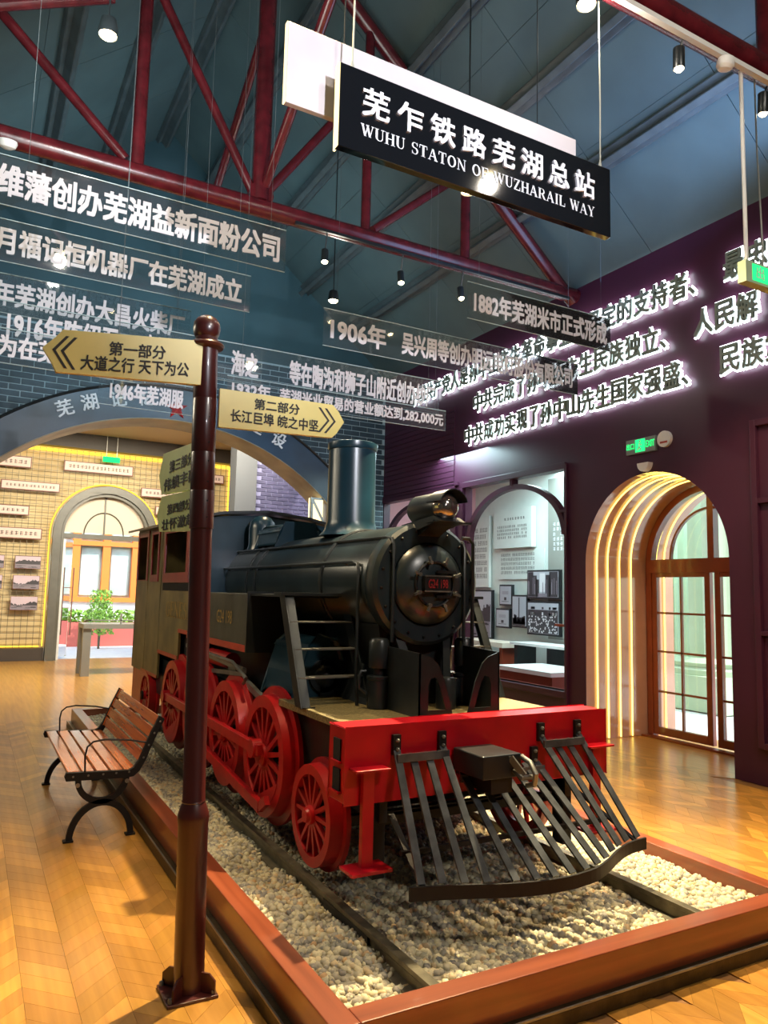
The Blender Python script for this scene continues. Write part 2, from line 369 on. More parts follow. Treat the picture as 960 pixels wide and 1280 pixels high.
# serif capitals drawn from strokes: ('l',x0,y0,x1,y1,w) straight, ('a',cx,cy,rx,ry,a0,a1,w0,w1) curved
T, t_ = .20, .07
def sf(x, y, w=.2): return ('l', x-w, y, x+w, y, .05, 'h')
SER = {
 'W': (1.25, [('l', .12, .97, .42, .03, T), ('l', .42, .03, .62, .97, t_), ('l', .60, .97, .88, .03, T), ('l', .88, .03, 1.12, .97, t_), sf(.12, .975, .17), sf(.62, .975, .15), sf(1.12, .975, .14)]),
 'U': (.95, [('l', .2, .97, .2, .32, T), ('l', .78, .97, .78, .32, t_), ('a', .49, .32, .29, .28, 180, 360, T, t_), sf(.2, .975), sf(.78, .975, .15)]),
 'H': (1.0, [('l', .2, .0, .2, 1, T), ('l', .8, 0, .8, 1, T), ('l', .2, .5, .8, .5, .07, 'h'), sf(.2, .975), sf(.2, .025), sf(.8, .975), sf(.8, .025)]),
 'S': (.75, [('a', .38, .74, .24, .22, 20, 270, t_, T), ('a', .38, .26, .26, .26, 90, -160, T, t_), ('l', .62, .72, .62, 1, .05), ('l', .12, 0, .12, .28, .05)]),
 'T': (.9, [('l', .45, 0, .45, 1, T), ('l', .06, .96, .84, .96, .07, 'h'), ('l', .07, .7, .07, .97, .05), ('l', .83, .7, .83, .97, .05), sf(.45, .025)]),
 'A': (1.0, [('l', .12, .03, .46, .98, t_), ('l', .46, .98, .82, .03, T), ('l', .24, .33, .7, .33, .06, 'h'), sf(.12, .025, .14), sf(.82, .025, .18)]),
 'O': (1.0, [('a', .5, .5, .36, .46, 0, 360, T, T)]),
 'N': (1.05, [('l', .18, 0, .18, 1, t_), ('l', .16, .98, .84, .02, T), ('l', .85, 0, .85, 1, t_), sf(.14, .975, .14), sf(.18, .025, .15), sf(.85, .975, .15)]),
 'F': (.82, [('l', .2, 0, .2, 1, T), ('l', .2, .96, .74, .96, .07, 'h'), ('l', .2, .5, .55, .5, .06, 'h'), ('l', .74, .7, .74, .98, .05), ('l', .56, .36, .56, .64, .05), sf(.2, .025), sf(.2, .975)]),
 'E': (.86, [('l', .2, 0, .2, 1, T), ('l', .2, .96, .74, .96, .07, 'h'), ('l', .2, .04, .78, .04, .07, 'h'), ('l', .2, .5, .55, .5, .06, 'h'), ('l', .74, .72, .74, .98, .05), ('l', .78, .02, .78, .3, .05), ('l', .56, .38, .56, .62, .05), sf(.2, .025), sf(.2, .975)]),
 'Z': (.85, [('l', .14, .04, .68, .96, T), ('l', .1, .96, .75, .96, .07, 'h'), ('l', .08, .04, .78, .04, .07, 'h'), ('l', .11, .7, .11, .98, .05), ('l', .78, .02, .78, .3, .05)]),
 'R': (.98, [('l', .2, 0, .2, 1, T), ('a', .46, .73, .27, .23, 95, -95, t_, T*1.0), ('l', .2, .96, .48, .96, .07, 'h'), ('l', .2, .49, .48, .49, .06, 'h'), ('l', .5, .48, .82, .02, T), sf(.2, .025), sf(.2, .975), sf(.87, .025, .1)]),
 'I': (.5, [('l', .25, 0, .25, 1, T), sf(.25, .025), sf(.25, .975)]),
 'L': (.82, [('l', .2, 0, .2, 1, T), ('l', .2, .04, .75, .04, .07, 'h'), ('l', .75, .02, .75, .34, .05), sf(.2, .975)]),
 'Y': (.95, [('l', .14, .97, .47, .45, T), ('l', .47, .45, .8, .97, t_), ('l', .48, 0, .48, .48, T), sf(.14, .975, .16), sf(.8, .975, .14), sf(.48, .025)]),
 'G': (1.0, [('a', .5, .5, .36, .46, 45, 330, t_, T), ('l', .8, .05, .8, .45, T*.9), ('l', .6, .45, .98, .45, .06, 'h'), ('l', .8, .7, .8, .98, .05)]),
 ' ': (.5, [])}
def serif(bld, text, P, U, V):
    """U: unit-length direction scaled so 1.0 = cap height horizontally; V likewise"""
    P = Vector(P); U = Vector(U); V = Vector(V)
    tot = sum(SER[c][0]+.06 for c in text); x = 0
    sc = 1.0/tot
    for c in text:
        w, st = SER[c]
        for s in st:
            if s[0] == 'l':
                x0, y0, x1, y1, wd = s[1:6]
                if len(s) > 6: q = [(x0, y0-wd/2), (x1, y1-wd/2), (x1, y1+wd/2), (x0, y0+wd/2)]
                else: q = [(x0-wd/2, y0), (x0+wd/2, y0), (x1+wd/2, y1), (x1-wd/2, y1)]
                bld.add([P + U*((x+a)*sc) + V*b for a, b in q], [(0, 1, 2, 3)])
            else:
                cx, cz, rx, rz, a0, a1, w0, w1 = s[1:]
                n = 18; vs = []
                for i in range(n+1):
                    k = i/n; a = math.radians(a0+(a1-a0)*k)
                    hz = abs(math.cos(a)); ww = (w0+(w1-w0)*k)*(.35+.65*hz)
                    vs.append((cx+(rx+ww/2)*math.cos(a), cz+(rz+ww/2*.8)*math.sin(a)))
                    vs.append((cx+(rx-ww/2)*math.cos(a), cz+(rz-ww/2*.8)*math.sin(a)))
                bld.add([P + U*((x+a)*sc) + V*b for a, b in vs], [(2*i, 2*i+2, 2*i+3, 2*i+1) for i in range(n)])
        x += w+.06
    return bld
def scribble(bld, P, U, V, n, rows=1):
    """small unreadable characters: clusters of short strokes, flat print"""
    P = Vector(P); U = Vector(U); V = Vector(V)
    for r in range(rows):
        for i in range(n):
            if rows > 1 and random.random() < .06: continue
            o = P + U*((i+.1)/n) + V*((rows-1-r+.15)/rows); cu = U*(.8/n); cv = V*(.7/rows)
            for k in range(3):
                h = (k+.2)/3; q = .25*random.random()
                bld.add([o+cu*q+cv*h, o+cu*(1-.25*random.random())+cv*h, o+cu*.95+cv*(h+.12), o+cu*q+cv*(h+.12)], [(0, 1, 2, 3)])
            xk = .2+.6*random.random()
            bld.add([o+cu*xk, o+cu*(xk+.16), o+cu*(xk+.16)+cv, o+cu*xk+cv], [(0, 1, 2, 3)])
    return bld

# ================================================================== SETTING
RX, LX, RIDGE, SL, EAVE = 6.2, -1.7, 2.25, .85, 5.33
def roofz(x): return EAVE + SL*(3.95-abs(x-RIDGE))
# floor and its chevron boards
b = B(); b.box(-1.9, 6.3, -3.2, 9.5, -.12, -.006); floor = struct('floor', b, 'groove')
CW, BP, X0 = .18, .125, .30
def tone_mesh(bd, name, tones):
    me = bpy.data.meshes.new(name); me.from_pydata([Vector(p) for p in bd.v], [], bd.f)
    at = me.color_attributes.new('tone', 'FLOAT_COLOR', 'CORNER')
    for p in me.polygons:
        t = tones[p.index]
        for li in p.loop_indices: at.data[li].color = (t[0], t[1], t[2], 1)
    me.materials.append(M['floor']); return me
def board(bd, x, y, s):
    g = .0012; w = CW-g; h = BP-g; d = CW*s
    v = [(x, y, 0), (x+w, y+d, 0), (x+w, y+d+h, 0), (x, y+h, 0)]
    v2 = [(a, c, -.012) for a, c, _ in v]
    bd.add(v+v2, [(0, 1, 2, 3), (0, 4, 5, 1), (1, 5, 6, 2), (2, 6, 7, 3), (3, 7, 4, 0)])
def tonev(): k = random.choice((.70, .80, .90, 1., 1.08, 1.2)); return (k, k*random.uniform(.94, 1.0), k*random.uniform(.85, 1.))
TM = []
for s in (-1, 1):
    for k in range(5):
        bd = B(); board(bd, 0, 0, s); tv = tonev(); TM.append(tone_mesh(bd, 'floor_board', [tv]*5))
cand = []
for i in range(-11, 33):
    s = -1 if i % 2 == 0 else 1; x = X0+i*CW
    ybase = 0 if s > 0 else CW
    for j in range(0, 72):
        y = .9+j*BP+ybase
        if x+CW > 6.2 and not (4.6 < y < 6.35): continue
        if x > 7.1: continue
        if 1.09 < x and x+CW < 3.66 and 2.32 < y < 9.1: continue
        v = Vector((x+CW/2, y, 0)) - cam.location
        dz = v.dot(fw); px = 480+FPX*v.dot(rt)/dz if dz > .1 else -999; py = 640-FPX*v.dot(up)/dz if dz > .1 else -999
        cand.append((0 if (0 < px < 960 and 0 < py < 1290) else 1, v.length, x, y, s))
cand.sort()
rest = B(); tones = []
for n, (o_, d_, x, y, s) in enumerate(cand):
    if n < 300:
        o = bpy.data.objects.new('floor_board', TM[(0 if s < 0 else 5)+random.randrange(5)]); COL.objects.link(o); o.parent = floor; o.location = (x, y, 0)
    else: board(rest, x, y, s); tones += [tonev()]*5
o = bpy.data.objects.new('floor_boards', tone_mesh(rest, 'floor_boards', tones)); COL.objects.link(o); o.parent = floor; o['kind'] = 'stuff'
b = B(); b.box(-1.9, 6.25, 9.0, 17.9, -.10, -.0015)
me = tone_mesh(b, 'far_floor', [(.95, .95, .95)]*6); o = bpy.data.objects.new('floor_far', me); COL.objects.link(o); o['kind'] = 'structure'
b = B(); b.box(6.25, 8.7, 7.45, 12, -.12, .002); b.box(6.25, 6.9, 6.6, 7.45, -.12, .002); struct('floor_side', b, 'whitepaint')
# right wall with arched niche and two window openings
NY, NR, NS = 5.485, .935, 2.0
niche = [(NY+NR, .001)] + arc(NY, NS, NR, NR, 0, 180, 28) + [(NY-NR, .001)]
w1 = [(6.76, .5), (8.83, .5), (8.83, 3.14), (6.76, 3.14)]
w2 = [(9.11, .5), (11.27, .5), (11.27, 3.14), (9.11, 3.14)]
b = B(); b.prism([[(-3.2, 0), (NY-NR, 0), ] + [(NY-NR, NS)] + arc(NY, NS, NR, NR, 180, 0, 28)[1:] + [(NY+NR, 0), (11.3, 0), (11.3, 5.6), (-3.2, 5.6)], w1, w2], (RX, 0, 0), (0, 1, 0), (0, 0, 1), (.12, 0, 0))
struct('wall_right', b, 'wallr')
b = B(); b.box(-1.82, -1.7, -3.2, 17.9, 0, 5.4); struct('wall_left', b, 'gable')
b = B(); b.prism([[(-1.8, 0), (6.3, 0), (6.3, 5.4), (RIDGE, 8.8), (-1.8, 5.4)]], (0, -3.2, 0), (1, 0, 0), (0, 0, 1), (0, -.1, 0)); struct('wall_front', b, 'gable')
# wall panel joints and trims on the right wall
for k, (y0, y1, z0, z1) in enumerate(((9.0, 11.28, 3.2, 3.25), (6.7, 6.74, .0, 3.2), (6.72, 8.87, 3.14, 3.22), (6.72, 8.87, .42, .5), (9.07, 11.3, 3.14, 3.22), (9.07, 11.3, .42, .5), (8.86, 8.90, .5, 3.14), (9.04, 9.08, .5, 3.14))):
    b = B(); b.box(6.165, 6.2, y0, y1, z0, z1); struct('trim_%d' % (k+1), b, 'wallr', bevel=.004)
# framed pilaster panel near the camera
b = B()
for (y0, y1, z0, z1) in ((4.22, 4.28, .32, 3.25), (2.6, 2.66, .32, 3.25), (2.66, 4.22, 3.19, 3.25), (2.66, 4.22, 2.48, 2.53), (2.66, 4.22, 1.30, 1.34), (2.66, 4.22, .32, .37)): b.box(6.155, 6.2, y0, y1, z0, z1)
struct('trim_9', b, 'wallr', bevel=.005)
# horizontal boards on the wall above the far window
brd = B().box(6.185, 6.2, 0, 2.1, 0, .062)
wr = bpy.data.objects['wall_right']
bm0 = None
for k in range(14):
    b = B(); b.box(6.186, 6.2, 9.12, 11.28, 3.27+k*.082, 3.27+k*.082+.074); b.build('wall_board', 'wallr', wr)
# gable wall with arched opening
AX, AZ, AR = 2.5, .5, 3.6
def arcpt(cx, cz, r, x): return cz+math.sqrt(max(0, r*r-(x-cx)**2))
AL, ARX = .02, 4.98
inn = [(AL + (ARX-AL)*i/40, arcpt(AX, AZ, AR, AL+(ARX-AL)*i/40)) for i in range(41)]
b = B(); b.prism([[(-1.8, 0), (AL, 0)] + inn + [(ARX, 0), (6.3, 0), (6.3, roofz(6.2)+.05), (RIDGE, roofz(RIDGE)+.1), (-1.8, roofz(-1.7)+.05)]], (0, 11.3, 0), (1, 0, 0), (0, 0, 1), (0, .42, 0))
wall_back = struct('wall_back', b, 'gable')
b = B(); b.prism([[(-1.7, .0), (AL, .0)] + inn + [(ARX, .0), (6.19, .0), (6.19, 5.28), (-1.7, 5.28)]], (0, 11.288, 0), (1, 0, 0), (0, 0, 1), (0, .014, 0))
struct('wall_back_mortar', b, 'mortar')
bl, bh, g = .285, .074, .016
br = []
z = .04; row = 0
while z < 5.2:
    x = -1.68 + (row % 2)*(bl+g)/2
    while x < 6.17:
        x1 = min(x+bl, 6.18)
        def inside(px, pz): return AL-.02 < px < ARX+.02 and pz < arcpt(AX, AZ+.19, 3.86, px)
        xa, xe = x, x1
        if z+bh < arcpt(AX, AZ+.19, 3.86, AL):
            if xa < AL < xe: xe = AL-.004
            elif xa < ARX < xe: xa = ARX+.004
            if xe > xa+.03 and not (xa >= AL and xe <= ARX): br.append((xa, xe, z))
            x += bl+g; continue
        if not all(inside(px, pz) for px in (x, x1) for pz in (z, z+bh)) and x1-x > .05: br.append((x, x1, z))
        x += bl+g
    z += bh+g; row += 1
def vis(q):
    v = Vector((q[0], 11.2, q[2]))-cam.location; dz = v.dot(fw); return 0 if (-20 < 480+FPX*v.dot(rt)/dz < 500) else 1
br.sort(key=lambda q: (vis(q), q[2] < 2.3, Vector((q[0], 11.2, q[2])).length))
rb = B(); shared = {}
for n, (x, x1, z) in enumerate(br):
    if n < 300:
        k = round(x1-x, 3)
        if k not in shared: shared[k] = B().box(0, k, 0, .02, 0, bh)
        o = B(); o.box(x, x1, 11.272+random.uniform(-.002, .002), 11.29, z, z+bh); o.build('brick', 'brick', wall_back)
    else: rb.box(x, x1, 11.272, 11.29, z, z+bh)
rb.build('bricks', 'brick', wall_back, kind='stuff')
# blue arch band over the opening
outc = lambda x: arcpt(2.5, .69, 3.88, x)
o_ = [(-.02+5.06*i/40, outc(-.02+5.06*i/40)) for i in range(41)]
i_ = [(-.02+5.06*i/40, arcpt(AX, AZ, 3.6, -.02+5.06*i/40)) for i in range(41)]
b = B(); b.prism([i_ + o_[::-1]], (0, 11.10, 0), (1, 0, 0), (0, 0, 1), (0, .17, 0))
arch = thing('arch_header', 'dark blue arched band with white characters and a red star over the wall opening', 'arch', (2.5, 11.2, 0))
b.build('header_band', 'archband', arch)
b = B(); n = 40
for i in range(n):
    (xa, za), (xb, zb) = i_[i], i_[i+1]; za -= .016; zb -= .016
    b.add([(xa, 11.09, za), (xb, 11.09, zb), (xb, 11.75, zb), (xa, 11.75, za), (xa, 11.09, za+.012), (xb, 11.09, zb+.012), (xb, 11.75, zb+.012), (xa, 11.75, za+.012)], [(0, 1, 2, 3), (7, 6, 5, 4), (0, 4, 5, 1), (2, 6, 7, 3)])
b.build('soffit', 'soffit', arch)
b = B(); b.tube([(x, 11.09, z+.015) for x, z in o_], .02, 8); b.build('edge_bead', 'black', arch)
chars = [('芜', .98), ('湖', 1.30), ('记', 1.68), ('忆', 2.07), ('红', 2.98), ('色', 3.38), ('建', 3.78), ('设', 4.16)]
for ch, x in chars:
    zc = arcpt(2.5, .69, 3.70, x); th = math.atan2(-(x-2.5), 3.7); U = Vector((math.cos(th), 0, math.sin(th))); V = Vector((-math.sin(th), 0, math.cos(th)))
    s = .23; P = Vector((x, 11.085, zc)) - U*(s/2) - V*(s/2)
    bb = B(); write(bb, ch, P, U*s, V*s, (0, .015, 0), .03); bb.build('character', 'white', arch)
b = B(); pts = []
for k in range(10):
    a = PI/2+.06+k*PI/5; r = .17 if k % 2 == 0 else .068; pts.append((2.52+r*math.cos(a), 4.27+r*math.sin(a)))
fr = [(x, 11.08, z) for x, z in pts] + [(2.52, 11.03, 4.27)]; bk = [(x, 11.1, z) for x, z in pts]
b.add(fr+bk, [(i, (i+1) % 10, 10) for i in range(10)] + [(i, i+11, (i+1) % 10+11, (i+1) % 10) for i in range(10)]); b.build('star', 'star', arch)
# roof: panels, purlins
b = B(); b.add([(-1.85, -3.2, roofz(-1.85)+.06), (RIDGE, -3.2, roofz(RIDGE)+.06), (RIDGE, 11.75, roofz(RIDGE)+.06), (-1.85, 11.75, roofz(-1.85)+.06), (6.35, -3.2, roofz(6.35)+.06), (6.35, 11.75, roofz(6.35)+.06)], [(0, 1, 2, 3), (1, 4, 5, 2)])
ceiling = struct('ceiling', b, 'roof')
for side in (-1, 1):
    for i in range(4):
        for j in range(8):
            a0 = i*.99+.002; a1 = (i+1)*.99-.002; y0 = -.6+j*1.5; y1 = y0+1.494
            xs = (RIDGE+side*a0, RIDGE+side*a1); zs = (roofz(xs[0]), roofz(xs[1])); t = random.uniform(0, .004)
            b = B(); v = [(xs[0], y0, zs[0]+t), (xs[1], y0, zs[1]+t), (xs[1], y1, zs[1]+t), (xs[0], y1, zs[0]+t)]
            b.add(v + [(x, y, z+.03) for x, y, z in v], [(0, 1, 2, 3), (7, 6, 5, 4), (0, 4, 5, 1), (1, 5, 6, 2), (2, 6, 7, 3), (3, 7, 4, 0)])
            b.build('roof_panel', 'roof', ceiling)
for x in (5.36, 4.62, 3.86, 2.95, 2.1, 1.28, .47, -.35, -1.1):
    z = roofz(x); b = B(); s = -1 if x > RIDGE else 1
    dn = Vector((s*SL, 0, -1)).normalized(); al = Vector((1, 0, s*SL)).normalized() if x < RIDGE else Vector((1, 0, -SL)).normalized()
    c0 = Vector((x, -1, z))-Vector((0, 0, .0)); w, h = .10, .17
    q = [(-w, 0), (w, 0), (w, h*.35), (w*.35, h*.35), (w*.35, h), (-w*.35, h), (-w*.35, h*.35), (-w, h*.35)]
    nrm = Vector((-SL if x > RIDGE else SL, 0, -1)).normalized()
    b.prism([q], c0, al, nrm, (0, 12.3, 0)); b.build('purlin', 'purlin', ceiling, bevel=.008)
# back room shell
b = B(); b.box(-1.8, 6.3, 11.72, 18.0, 4.95, 5.05); struct('ceiling_back', b, 'cream')
b = B(); b.box(-1.7, 5.55, 17.45, 17.7, 4.62, 4.95); struct('trim_10', b, 'beamd')
b = B(); b.box(-1.7, 6.3, 14.4, 14.62, 4.72, 4.95); struct('trim_11', b, 'cream')
AXm, ASp, ARo, ARi = 2.59, 2.72, 1.10, .87
arch_out = [(AXm+ARo, 0)] + arc(AXm, ASp, ARo, ARo, 0, 180, 24) + [(AXm-ARo, 0)]
b = B(); b.prism([[(-1.7, 0), (AXm-ARo, 0), (AXm-ARo, ASp)] + arc(AXm, ASp, ARo, ARo, 180, 0, 24)[1:] + [(AXm+ARo, 0), (6.3, 0), (6.3, 5.0), (-1.7, 5.0)]], (0, 17.7, 0), (1, 0, 0), (0, 0, 1), (0, .2, 0))
wb2 = struct('wall_back_room', b, 'meshwall')
b = B(); b.box(4.36, 4.78, 13.9, 14.3, 0, 4.95); struct('wall_column', b, 'walld')
b = B(); b.box(4.78, 6.25, 14.0, 14.2, 0, 4.95); M['mortarv'] = mat('violet_mortar', (.17, .17, .30), .8); wbp = struct('wall_partition', b, 'mortarv')
rb = B(); z = 1.2; row = 0
while z < 4.6:
    x = 4.79+(row % 2)*.12
    while x < 6.0: rb.box(x, x+.215, 13.985, 14.0, z, z+.062); x += .235
    z += .078; row += 1
rb.build('bricks', 'brickp', wbp, kind='stuff')
b = B(); b.box(5.55, 6.25, 14.2, 18.0, 0, 4.95); struct('wall_side_back', b, 'walld')
# base board under the mesh wall
b = B(); b.box(-1.7, AXm-ARo-.02, 17.56, 17.7, 0, .26); b.box(AXm+ARo+.02, 5.55, 17.56, 17.7, 0, .26); struct('baseboard_back', b, 'beamd')
# wire mesh, led strips
mesh_panel = thing('wire_mesh_screen', 'square wire mesh screen lit yellow at its edges in front of the map print wall', 'screen', (2, 17.6, 0))
b = B()
def solid(x, z): return (abs(x-AXm) < ARo+.06 and z < ASp) or ((x-AXm)**2+(z-ASp)**2 < (ARo+.06)**2)
for i in range(0, 52):
    x = -1.0+i*.125
    if x > 5.35: break
    z0 = .28
    if abs(x-AXm) < ARo+.06: z0 = ASp+math.sqrt(max(0, (ARo+.06)**2-(x-AXm)**2))
    b.bar((x, 17.56, z0), (x, 17.56, 4.58), .010, .010)
for j in range(0, 35):
    z = .33+j*.125
    if z > 4.58: break
    if z < ASp: h = ARo+.06
    elif z < ASp+ARo+.06: h = math.sqrt((ARo+.06)**2-(z-ASp)**2)
    else: h = 0
    if h: b.bar((-1.0, 17.56, z), (AXm-h, 17.56, z), .010, .010); b.bar((AXm+h, 17.56, z), (5.35, 17.56, z), .010, .010)
    else: b.bar((-1.0, 17.56, z), (5.35, 17.56, z), .010, .010)
b.build('wire_grid', 'wire', mesh_panel, kind='stuff')
for p, q, w in (((-1.5, 17.64, 4.56), (5.35, 17.64, 4.56), .08), ((5.37, 17.64, .3), (5.37, 17.64, 4.56), .05), ((-1.5, 17.64, .30), (AXm-ARo-.1, 17.64, .30), .03)):
    b = B(); b.bar(p, q, w, w); b.build('edge_led', 'ledy', mesh_panel, label='glowing yellow edge strip')
b = B(); R_ = ARo+.05
b.tube([(AXm-R_, 17.64, .3), (AXm-R_, 17.64, ASp)] + [(AXm-R_*math.cos(a), 17.64, ASp+R_*math.sin(a)) for a in [PI*i/24 for i in range(25)]] + [(AXm+R_, 17.64, ASp), (AXm+R_, 17.64, .3)], .014, 6)
b.build('arch_led', 'ledy', mesh_panel, label='glowing yellow strip round the arch')
# grey arch frame and the doorway in it
arch2 = thing('door_arch_frame', 'grey green arched door surround in the wire mesh wall', 'door frame', (AXm, 17.6, 0))
b = B(); b.prism([[(AXm-ARo, 0)] + arc(AXm, ASp, ARo, ARo, 180, 0, 28) + [(AXm+ARo, 0), (AXm+ARi+.06, 0)] + arc(AXm, ASp, ARi+.06, ARi+.06, 0, 180, 28) + [(AXm-ARi-.06, 0)]], (0, 17.46, 0), (1, 0, 0), (0, 0, 1), (0, .16, 0)); b.build('outer_moulding', 'archgrey', arch2, bevel=.012)
b = B(); b.prism([[(AXm-ARi-.06, 0)] + arc(AXm, ASp, ARi+.06, ARi+.06, 180, 0, 28) + [(AXm+ARi+.06, 0), (AXm+ARi, 0)] + arc(AXm, ASp, ARi, ARi, 0, 180, 28) + [(AXm-ARi, 0)]], (0, 17.52, 0), (1, 0, 0), (0, 0, 1), (0, .38, 0)); b.build('inner_moulding', 'archgrey', arch2)
b = B(); b.prism([arc(AXm, ASp+.05, ARi-.01, ARi-.05, 180, 0, 28)], (0, 17.72, 0), (1, 0, 0), (0, 0, 1), (0, .02, 0)); b.build('fanlight_panel', 'cream', arch2)
b = B(); b.box(AXm-ARi, AXm+ARi, 17.66, 17.76, 2.64, 2.74); b.bar((AXm-.03, 17.7, 2.74), (AXm-.03, 17.7, 3.58), .035, .03); b.tube([(AXm-.03+.42*math.cos(PI*i/16), 17.7, 2.74+.50*math.sin(PI*i/16)) for i in range(17)], .014, 6); b.build('glazing_bar', 'archgrey', arch2)
gd = thing('glass_door', 'open glass door leaf with slim vertical pull handle in the far arched doorway', 'door', (1.8, 17.7, 0))
b = B(); b.bar((1.76, 17.74, 0), (1.76, 17.74, 2.64), .05, .05); b.bar((1.985, 18.3, 0.02), (1.985, 18.3, 2.6), .03, .03); b.bar((1.76, 17.74, 2.6), (1.985, 18.3, 2.6), .04, .05); b.build('door_frame', 'whitepaint', gd)
b = B(); b.prism([[(0, .05), (.58, .05), (.58, 2.58), (0, 2.58)]], (1.77, 17.75, 0), (.372, .928, 0), (0, 0, 1), (.01, -.004, 0)); b.build('glass_pane', 'glass', gd)
b = B(); b.tube([(2.03, 18.1, .5), (2.03, 18.1, 2.0)], .014, 8); b.bar((1.9, 18.12, 1.1), (2.03, 18.1, 1.1), .015, .015); b.bar((1.9, 18.12, 1.55), (2.03, 18.1, 1.55), .015, .015); b.build('pull_handle', 'archred', gd)

def picture(t, kind, F, W_, H_):
    """flat grey photograph drawn with a few shapes; F(u, v, k) maps the print, k = layer"""
    rnd = random.Random(hash(kind) % 7+len(t.name))
    def quad(b, u0, u1, v0, v1, k): b.add([F(u0, v0, k), F(u1, v0, k), F(u1, v1, k), F(u0, v1, k)], [(0, 1, 2, 3)])
    d, m_, l_ = B(), B(), B()
    if kind == 'street':
        for u0, u1, v1 in ((0, .18, 1), (.16, .30, .86), (.28, .38, .7), (.72, 1, 1), (.60, .75, .88)): quad(d, u0, u1, .0, v1, 1)
        for i in range(14): quad(m_, *(lambda u: (u, u+.015))(rnd.random()), .1, .5+.4*rnd.random(), 2)
        quad(l_, .4, .58, .2, .95, 1); quad(m_, .35, .65, 0, .14, 2)
    elif kind == 'crowd':
        quad(d, 0, 1, 0, .78, 1)
        for i in range(90): u, v = rnd.random()*.95, rnd.random()*.55; quad(l_, u, u+.035, v, v+.05, 2)
        for i in range(12): u = .1+.8*rnd.random(); quad(l_, u, u+.05, .6, .7, 2); quad(d, u, u+.06, .8, .88, 2)
    elif kind == 'tower':
        quad(d, .46, .54, .2, .98, 1); quad(d, 0, 1, 0, .14, 1)
        for i in range(18): u = rnd.random()*.85; quad(d, u, u+.14, .05, .18+.22*rnd.random(), 1)
    elif kind == 'doc':
        for i in range(4): quad(m_, .2, .8, .7-.05*i, .72-.05*i, 1)
        quad(d, .4, .62, .2, .38, 1); quad(d, .15, .85, .12, .15, 1)
    else:
        h = .45
        for i in range(22): h = min(.72, max(.3, h+.16*(rnd.random()-.5))); quad(d, i/22, (i+1.02)/22, .34, h, 1)
        quad(m_, 0, 1, 0, .34, 1)
        for i in range(10): u, v = rnd.random()*.8, rnd.random()*.28; quad(d, u, u+.2, v, v+.03, 2)
    for bb, nm, mt in ((m_, 'mid_tone', 'pmid'), (d, 'dark_tone', 'pdark'), (l_, 'light_tone', 'plight')):
        if bb.v: o = bb.build(nm, mt, t); o['kind'] = 'stuff'
# plaques on the mesh
PLQ = [(1.62, 3.08, 4.10, 4.33, 16, 'topmost long pink plaque above the far doorway arch'), (.42, 1.57, 3.60, 3.80, 13, 'pink plaque second from the top left of the far doorway'),
       (-.75, .98, 4.08, 4.32, 17, 'pink plaque in the top left corner of the mesh wall'), (-.55, 1.0, 3.06, 3.27, 15, 'pink plaque third from the top left of the far doorway'),
       (-.25, 1.28, 2.56, 2.80, 15, 'lowest pink plaque left of the far doorway, over the photographs'), (3.28, 4.55, 3.66, 3.87, 13, 'pink plaque right of the doorway arch, upper of the pair'),
       (3.62, 4.85, 3.26, 3.47, 12, 'pink plaque just above the engine cab roof'), (4.2, 5.2, 4.12, 4.33, 10, 'small pink plaque beside the glowing right edge of the mesh wall')]
for x0, x1, z0, z1, n, lab in PLQ:
    t = thing('wall_plaque', lab, 'plaque', ((x0+x1)/2, 17.5, z0), 'plaques hung on the wire mesh')
    B().box(x0, x1, 17.515, 17.55, z0, z1).build('board', 'plaqueframe', t)
    B().box(x0+.02, x1-.02, 17.507, 17.517, z0+.02, z1-.02).build('face', 'plaque', t)
    scribble(B(), (x0+.08, 17.505, z0+.06), (x1-x0-.16, 0, 0), (0, 0, z1-z0-.12), n).build('lettering', 'ink', t)
PH = [(.80, 1.30, 1.93, 2.20, 'photograph of a pale riverside skyline, top print in the column nearest the far door'), (.79, 1.30, 1.50, 1.79, 'dark landscape photograph, middle print in the column nearest the far door'), (.77, 1.29, 1.06, 1.35, 'violet tinted photograph, bottom print in the column nearest the far door'),
      (.0, .60, 1.93, 2.20, 'top photograph at the left edge of the mesh wall'), (.0, .59, 1.50, 1.79, 'middle photograph at the left edge of the mesh wall'), (-.02, .58, 1.06, 1.35, 'bottom photograph at the left edge of the mesh wall')]
for x0, x1, z0, z1, lab in PH:
    t = thing('mounted_photograph', lab, 'photograph', ((x0+x1)/2, 17.5, z0), 'old photographs on the mesh wall')
    B().box(x0, x1, 17.50, 17.55, z0, z1).build('mount', 'plaqueframe', t)
    B().box(x0+.008, x1-.008, 17.495, 17.502, z0+.008, z1-.008).build('print', 'pprint', t)
    picture(t, 'hills'+lab[:3], lambda u, v, k, x0=x0, x1=x1, z0=z0, z1=z1: (x0+.01+(x1-x0-.02)*u, 17.495-.001*k, z0+.01+(z1-z0-.02)*v), 1, 1)
# hanging exit sign in the back room
t = thing('exit_sign', 'small green exit sign hanging in front of the yellow mesh wall', 'sign', (2.56, 17.2, 4.35))
B().box(2.38, 2.74, 17.25, 17.29, 4.34, 4.46).build('lit_face', 'green', t)
b = B(); b.bar((2.45, 17.27, 4.46), (2.45, 17.27, 4.95), .01, .01); b.bar((2.67, 17.27, 4.46), (2.67, 17.27, 4.95), .01, .01); b.build('hanger', 'whitepaint', t)
